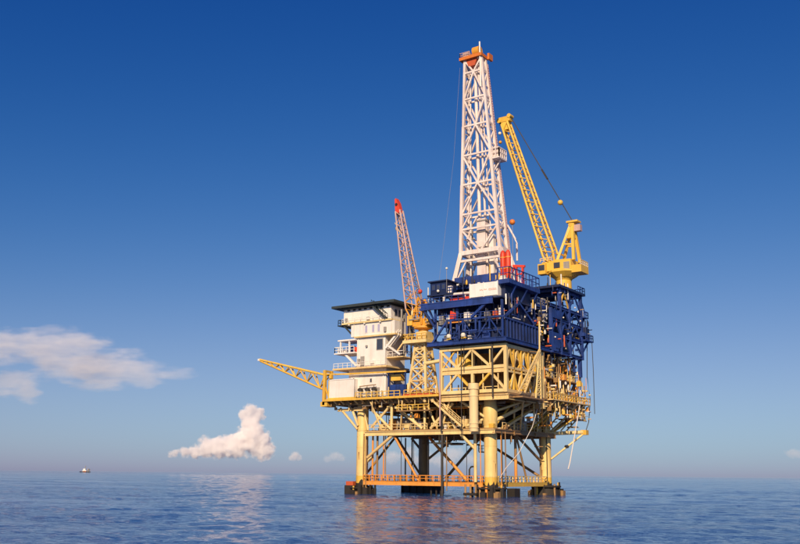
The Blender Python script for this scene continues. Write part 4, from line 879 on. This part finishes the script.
# tall red cylinders and frame on the side platform
for k, x in enumerate((1.6, 2.75)):
    T = thing('gas_cylinder', ('tall orange-red upright cylinder touching the derrick foot', 'tall orange-red upright cylinder, the right one of the pair')[k], 'cylinder', (x, 3, 40.1), 'tall red cylinders by the derrick')
    c = MB().lathe((x, 3.0, 40.1), [(.5, 0), (.55, .3), (.55, 6.4), (.42, 6.9), (.15, 7.2)], 16).build('shell', 'red', T)
    for z in (1.2, 3.4, 5.6): MB().lathe((x, 3.0, 40.1), [(.6, z), (.6, z + .2)], 16).build('hoop', 'orange', c)
FR = thing('pipe_stand', 'red steel frame on the blue side platform right of the red cylinders', 'frame', (5.0, 3.5, 40.1))
for x in (4.3, 5.7): beam('post', (x, 3.4, 40.1), (x, 3.4, 43.8), .4, 'red', FR)
beam('crossbar', (3.6, 3.4, 44.0), (6.2, 3.4, 43.6), .45, 'red', FR); beam('crossbar', (4.3, 3.4, 42.2), (5.7, 3.4, 42.2), .3, 'red', FR); beam('arm', (4.0, 3.4, 44.0), (3.4, 3.4, 42.6), .3, 'red', FR)
CN = thing('winch_unit', 'small white winch at the edge of the blue side platform', 'winch', (4.3, -2.2, 40.1))
MB().box((3.8, -2.6, 40.1), (5.0, -1.8, 40.5)).build('winch_base', 'white', CN); MB().tube((3.9, -2.2, 40.75), (4.9, -2.2, 40.75), .32, 12).build('drum', 'lamp', CN)
def beacon(x, y, z0, z1, r, mat, label, cat='beacon'):
    T = thing('beacon', label, cat, (x, y, z0)); MB().tube((x, y, z0), (x, y, z1), .05, 6).build('pole', 'grey', T); MB().ball((x, y, z1 + r*.8), r, 14).build('ball', mat, T)
beacon(3.2, 4.2, 40.1, 52.7, .58, 'crown_orange', 'orange ball on a thin pole right of the derrick')
beacon(-13.3, -4.0, 36.8, 39.1, .45, 'red', 'red ball marker at the left tip of the blue girder')
beacon(-7.1, -4.0, 38.6, 43.2, .25, 'lamp', 'small white ball lamp on a thin pole above the blue cabin')
# slanting lattice ladder mast in front of the right side
AM = thing('ladder_mast', 'slim cream A-shaped lattice mast rising in front of the right side', 'mast', (7.4, 3.5, MD))
tubeb('mast_top', (7.6, 6.0, 27.0), (7.6, 6.2, 33.2), .34, 'cream', AM); MB().box((7.3, 5.9, 33.2), (7.9, 6.5, 33.9)).build('mast_cap', 'brown', AM)
fA, fB = ((6.2, -.4, 19.0), (6.6, 1.4, 19.0)), ((6.6, 6.0, 18.2), (6.9, 7.6, 18.2)); ap = (7.6, 6.0, 27.6)
for fp in (fA, fB):
    for q in fp: beam('mast_leg', q, (7.6, 6.0 + (q[1] - fp[0][1])*.15, 27.6), .26, 'cream', AM)
    for i in range(1, 12):
        k = i/12; a = V(fp[0]).lerp(V(ap), k); b = V(fp[1]).lerp(V(ap), k); k2 = (i+1)/12; b2 = V(fp[1]).lerp(V(ap), k2)
        beam('rung', a, b, .14, 'cream', AM); beam('rung', a, b2, .12, 'cream', AM)
tubeb('mast_brace', (7.5, 5.6, 27), (5.2, 6.0, 27.4), .2, 'brown', AM); MB().box((5.3, -1, 18.0), (7.4, 8, 18.25)).build('mast_landing', 'brown', AM)

# ------------------------------------------------------------------ yellow pedestal crane at the right
YC = thing('pedestal_crane', 'yellow pedestal crane with long lattice boom on the blue tower', 'crane', (4, 26, 42.7))
ped = MB().lathe((4, 26, 0), [(1.95, 42.7), (1.7, 43.0), (1.65, 45.0), (2.1, 45.6)], 24).build('pedestal', 'crane_yellow', YC)
def octo(cx, cy, rx, ry, z): return [(cx + rx*math.cos(R(22.5 + 45*i)), cy + ry*math.sin(R(22.5 + 45*i)), z) for i in range(8)]
hs = MB().quadloop([octo(4.2, 26, 2.4, 2.3, 45.6), octo(4.2, 26, 4.0, 3.4, 46.6), octo(4.2, 26, 4.0, 3.4, 47.0)]).build('turntable', 'crane_yellow', YC)
hb = MB().prism([(.9, 23.6, 47.0), (6.8, 23.6, 47.0), (6.8, 23.6, 49.2), (3.0, 23.6, 49.4), (.9, 23.6, 48.6)], (0, 4.6, 0)).build('machine_house', 'crane_yellow', YC)
MB().box((5.2, 23.4, 47.02), (6.5, 23.65, 48.6)).build('louvre', 'grey', hb); MB().box((2.9, 23.45, 47.5), (4.3, 23.62, 48.7)).build('window', 'glass', hb)
MB().box((6.8, 23.9, 46.2), (9.0, 27.8, 47.8)).build('counterweight', 'crane_yellow', YC); rail(YC, [(8.9, 23.9, 47.8), (8.9, 27.7, 47.8)], 'cream', 1.0, .8, .08)
cbn = MB().box((-.6, 22.9, 46.4), (1.2, 24.6, 48.7)).build('operator_cab', 'crane_yellow', YC); MB().box((-.4, 22.85, 47.2), (1.0, 22.95, 48.4)).build('cab_window', 'glass', cbn)
for y in (24.4, 27.6):
    beam('gantry_leg', (3.2, y, 49.0), (6.2, 25.6 if y < 26 else 26.4, 57.4), .5, 'crane_yellow', YC); beam('gantry_leg', (7.2, y, 49.0), (6.6, 25.6 if y < 26 else 26.4, 57.4), .6, 'crane_yellow', YC)
    beam('gantry_brace', (4.6, y + (.5 if y < 26 else -.5), 52.9), (7.0, y + (.5 if y < 26 else -.5), 52.6), .32, 'crane_yellow', YC)
beam('gantry_brace', (3.9, 24.8, 50.8), (3.9, 27.3, 50.8), .3, 'crane_yellow', YC); beam('gantry_brace', (5.0, 25.1, 53.6), (5.0, 26.9, 53.6), .3, 'crane_yellow', YC)
MB().prism([(5.2, 25.3, 54.2), (6.9, 25.3, 54.2), (7.1, 25.3, 57.8), (6.0, 25.3, 57.8)], (0, 1.4, 0)).build('gantry_head', 'crane_yellow', YC)
MB().box((5.4, 25.0, 57.6), (8.0, 27.0, 58.0)).build('head_platform', 'crane_yellow', YC); MB().box((7.0, 25.4, 55.6), (8.4, 26.6, 57.0)).build('sheave_box', 'boom_grey', YC); MB().tube((6.3, 25.2, 57.2), (6.3, 26.8, 57.2), .5, 14).build('sheave', 'crane_yellow', YC)
MB().box((-.2, 24.2, 48.6), (2.9, 27.8, 49.3)).build('boom_hinge', 'crane_yellow', YC); rail(YC, [(-.5, 24.0, 49.3), (2.2, 24.0, 49.3)], 'cream', .8, .9, .08)
BA, BB = V((1.7, 26, 48.9)), V((-8.9, 25.0, 83.6))
lattice_boom(YC, BA, BB, 2.5, 1.6, (0, 1, 0), .5, .2, lambda k: 'crane_yellow', 22, waist=.06)
MB().box((-10.5, 24.3, 84.0), (-7.5, 25.7, 85.2)).build('boom_head', 'crane_yellow', YC); MB().prism([(-9.6, 24.4, 82.0), (-8.0, 24.4, 82.0), (-7.9, 24.4, 84), (-9.8, 24.4, 84)], (0, 1.2, 0)).build('head_web', 'crane_yellow', YC)
MB().tube((-10.3, 24.2, 84.5), (-10.3, 25.8, 84.5), .6, 14).build('head_sheave', 'crane_yellow', YC); MB().tube((-7.7, 24.2, 85.2), (-7.7, 25.8, 85.2), .5, 14).build('head_sheave', 'crane_yellow', YC)
tubeb('pendant', (-7.6, 25, 85.0), (6.6, 25.8, 57.8), .11, 'rope', YC); tubeb('pendant', (-7.6, 25.4, 85.0), (6.6, 26.3, 57.8), .11, 'rope', YC)
MB().ball((3.9, 25.65, 62.6), .6, 14).build('bridle_weight', 'crane_yellow', YC); MB().bar((-.3, 25.5, 71.0), (1.0, 25.55, 68.55), .35).build('pendant_joint', 'dark', YC)
for z, x, mt in ((81.6, -10.5, 'white'), (79.4, -10.4, 'crane_orange')):
    tubeb('hoist_line', (x, 25, z), (x, 25, 84.2), .05, 'rope', YC); MB().ball((x, 25, z), .4, 12).build('hook_ball', mt, YC)
for k in range(9):
    p = BA.lerp(BB, .1 + k*.1) + Vector((1.5, -1.0, .3)); MB().ball(p, .12, 6).build('boom_lamp', 'signred', YC)

# ------------------------------------------------------------------ hanging lines
def line(name, label, cat, pts, r, mat): return tag(MB().path(pts, r, 7).build(name, mat), label, cat)
line('hanging_hose', 'pale hose hanging from the right edge of the main deck to near the water', 'hose', [(6.3, 27.8, 22.6), (6.4, 26.6, 18), (6.2, 23.8, 11.5), (6.1, 21.6, 6.6), (6.0, 20.9, 5.3)], .11, 'hose')
line('hanging_rope', 'dark rope hanging from the blue balcony to the outrigger tip', 'rope', [(5.6, 33.6, 32.4), (5.0, 34.4, 25), (5.6, 34.2, 20), (6.0, 32.0, 15.2), (6.2, 30.0, 13.4)], .09, 'rope')
line('hanging_rope', 'straight dark rope hanging free at the far right of the blue tower', 'rope', [(6.6, 33.9, 32.5), (6.6, 34.1, 26), (6.5, 34.2, 17)], .08, 'rope')
line('mooring_line', 'pale line slanting from the main deck down past the front leg', 'rope', [(5.6, 9.4, 17.8), (5.4, 6.6, 13), (4.4, 3.0, 8.2), (2.6, .9, 5.2), (1.6, .4, 3.4)], .055, 'hose')

# ------------------------------------------------------------------ distant ship
def ship():
    c = V((84.2, -150.8, 0)); az = math.atan2(87 - 400, 904/math.cos(PITCH)); dist = 3600.0
    d = fwdh*math.cos(az) + right*math.sin(az); p = c + d*dist
    T = thing('supply_ship', 'tiny white ship far off on the left horizon', 'ship', (p.x, p.y, 0))
    s = right; q = fwdh
    P = lambda a, b, z: p + s*a + q*b + up*z
    hull = MB().quadloop([[P(-17, 0, -2), P(-12, -5, -2), P(17, -5, -2), P(17, 5, -2), P(-12, 5, -2)], [P(-21, 0, 3.4), P(-14, -6, 3), P(19, -6, 2.2), P(19, 6, 2.2), P(-14, 6, 3)]]).build('hull', 'dark', T)
    def bx(a0, a1, b, z0, z1, nm, mt): return MB().quadloop([[P(a0, -b, z0), P(a1, -b, z0), P(a1, b, z0), P(a0, b, z0)], [P(a0, -b, z1), P(a1, -b, z1), P(a1, b, z1), P(a0, b, z1)]]).build(nm, mt, T)
    bx(-8, 6, 5, 3, 8, 'deckhouse', 'white'); bx(-6, 2, 4.5, 8, 13, 'bridge', 'white'); bx(10, 14, 4, 2.4, 13, 'funnel', 'grey'); bx(-1, 1, 1, 15, 24, 'mast', 'grey'); bx(-6, 5, 5.1, 2.4, 4.6, 'deck_edge', 'signred')
    bx(17, 18.2, .8, 2, 12, 'stern_post', 'grey')
ship()

# ------------------------------------------------------------------ clouds
def pixdir(px, py):
    return (fw*904 + cr*(px - 400) - cu*(py - 272)).normalized()
CAMP = V((84.2, -150.8, 4.0))
def cloud(name, label, dist, blobs, dens, nscale, erode, edge, stretch=(1, 1, 1), aniso=-0.25, grow=1.25, thick=1.0):
    """a closed body fused from lobes (px, py, radius px, width factor), each given real size at that distance;
    inside it the density follows the lobes and is torn at the edges by noise"""
    c = CAMP + pixdir(*blobs[0][:2])*dist
    rot = Matrix((right, fwdh, up)).transposed()
    inv = rot.transposed(); lobes = []; rnd = random.Random(len(blobs))
    for q in blobs:
        rr = q[2]/904*dist; rx = q[3] if len(q) > 3 else 1.0
        p = inv @ (CAMP + pixdir(q[0], q[1])*dist - c); p.y += rnd.uniform(-.4, .4)*rr
        lobes.append((p, Vector((rr*rx, rr*thick, rr))*grow))
    b = bmesh.new()
    for p, sc in lobes: bmesh.ops.create_icosphere(b, subdivisions=2, radius=1.06, matrix=Matrix.Translation(p) @ Matrix.Diagonal((*sc, 1)))
    me = bpy.data.meshes.new(name); b.to_mesh(me); b.free(); o = bpy.data.objects.new(name, me); COL.objects.link(o)
    o.matrix_world = Matrix.Translation(c) @ rot.to_4x4(); tag(o, label, 'cloud', 'clouds low over the horizon')
    rm = o.modifiers.new('fuse', 'REMESH'); rm.mode = 'VOXEL'; rm.voxel_size = min(sc.z for p, sc in lobes)*.35
    mt = bpy.data.materials.new(name); mt.use_nodes = True; n = mt.node_tree.nodes; l = mt.node_tree.links; n.clear(); me.materials.append(mt)
    om = n.new('ShaderNodeOutputMaterial'); v = n.new('ShaderNodeVolumePrincipled'); l.new(v.outputs[0], om.inputs['Volume'])
    v.inputs['Color'].default_value = (1, .985, .98, 1); v.inputs['Anisotropy'].default_value = aniso
    tc = n.new('ShaderNodeTexCoord').outputs['Object']; fld = None
    def mth(op, x, y):
        q = n.new('ShaderNodeMath'); q.operation = op
        for i, t in enumerate((x, y)):
            if isinstance(t, (int, float)): q.inputs[i].default_value = t
            else: l.new(t, q.inputs[i])
        return q.outputs[0]
    for p, sc in lobes:
        s1 = n.new('ShaderNodeVectorMath'); s1.operation = 'SUBTRACT'; l.new(tc, s1.inputs[0]); s1.inputs[1].default_value = p
        s2 = n.new('ShaderNodeVectorMath'); s2.operation = 'DIVIDE'; l.new(s1.outputs[0], s2.inputs[0]); s2.inputs[1].default_value = sc
        s3 = n.new('ShaderNodeVectorMath'); s3.operation = 'LENGTH'; l.new(s2.outputs[0], s3.inputs[0])
        f = mth('SUBTRACT', 1.0, s3.outputs['Value']); fld = f if fld is None else mth('MAXIMUM', fld, f)
    mp = n.new('ShaderNodeMapping'); mp.inputs['Scale'].default_value = stretch; mp.inputs['Rotation'].default_value = (0, .12 if stretch[2] > 1 else 0, 0); l.new(tc, mp.inputs[0])
    t = n.new('ShaderNodeTexNoise'); t.inputs['Scale'].default_value = nscale; t.inputs['Detail'].default_value = 8; t.inputs['Roughness'].default_value = .66; l.new(mp.outputs[0], t.inputs['Vector'])
    e = mth('ADD', fld, mth('MULTIPLY', mth('SUBTRACT', t.outputs[0], .5), erode))
    r = n.new('ShaderNodeMapRange'); r.interpolation_type = 'SMOOTHSTEP'; r.inputs[1].default_value = edge[0]; r.inputs[2].default_value = edge[1]; r.inputs[3].default_value = 0; r.inputs[4].default_value = dens; l.new(e, r.inputs[0])
    l.new(r.outputs[0], v.inputs['Density']); return o
D1 = 9000
cum = [(250, 411, 6), (257, 415, 6), (244, 415, 5), (251, 422, 8), (253, 432, 9), (248, 440, 11), (258, 442, 10), (266, 449, 7), (240, 446, 9), (229, 446, 8), (231, 439, 5), (219, 448, 8), (207, 448, 8), (206, 442, 5),
       (195, 451, 5.5), (185, 452.5, 4.2, 1.3), (174, 454, 3, 1.6), (264, 437, 5), (213, 442, 4), (260, 451, 7), (223, 451, 6, 1.5)]
cloud('cumulus_cloud', 'bright white towering cumulus low above the horizon left of the platform', D1, cum, .034, .0125, 2.3, (.16, .46), grow=1.55)
veil = [(62, 346, 15, 2.6), (15, 344, 13, 3.0), (52, 333, 7, 2.4), (104, 367, 18, 2.2), (140, 373, 12, 2.4), (176, 373, 6, 3.2), (72, 366, 14, 2.4), (40, 358, 10, 2.4), (0, 383, 12, 2.6), (28, 393, 10, 1.2), (-40, 350, 16, 3), (100, 384, 7, 3.4), (84, 342, 7, 2.4)]
cloud('veil_cloud', 'broad thin white cloud with wispy right end at the left edge', 16000, veil, .0030, .0034, 1.7, (.06, .60), (.6, 1, 2.0), aniso=-.4, grow=1.35, thick=.55)
cloud('small_cloud', 'tiny white puff just right of the towering cumulus', D1, [(295, 456, 4), (299, 458, 2.5), (291, 458, 2.5)], .014, .025, 1.6, (.12, .5), grow=1.5)
cloud('small_cloud', 'small pale puff left of the platform leg low on the horizon', 12000, [(335, 456, 4, 1.6), (341, 458, 3, 1.6), (328, 459, 3, 1.4)], .004, .018, 1.5, (.12, .6), grow=1.5)
bank = [(392, 457, 6, 1.3), (408, 454, 7, 1.2), (428, 458, 6, 1.6), (452, 455, 7, 1.3), (470, 459, 5, 1.6), (440, 461, 5, 2), (416, 460, 5, 1.6), (460, 452, 4), (403, 450, 4)]
cloud('cloud_bank', 'pink cloud bank seen between the platform legs', 14000, bank, .0035, .012, 1.6, (.12, .7), grow=1.5)
cloud('small_cloud', 'faint pale puff at the far right horizon', 14000, [(794, 453, 4, 1.8), (800, 455, 3, 1.6)], .003, .015, 1.5, (.12, .6), grow=1.4)
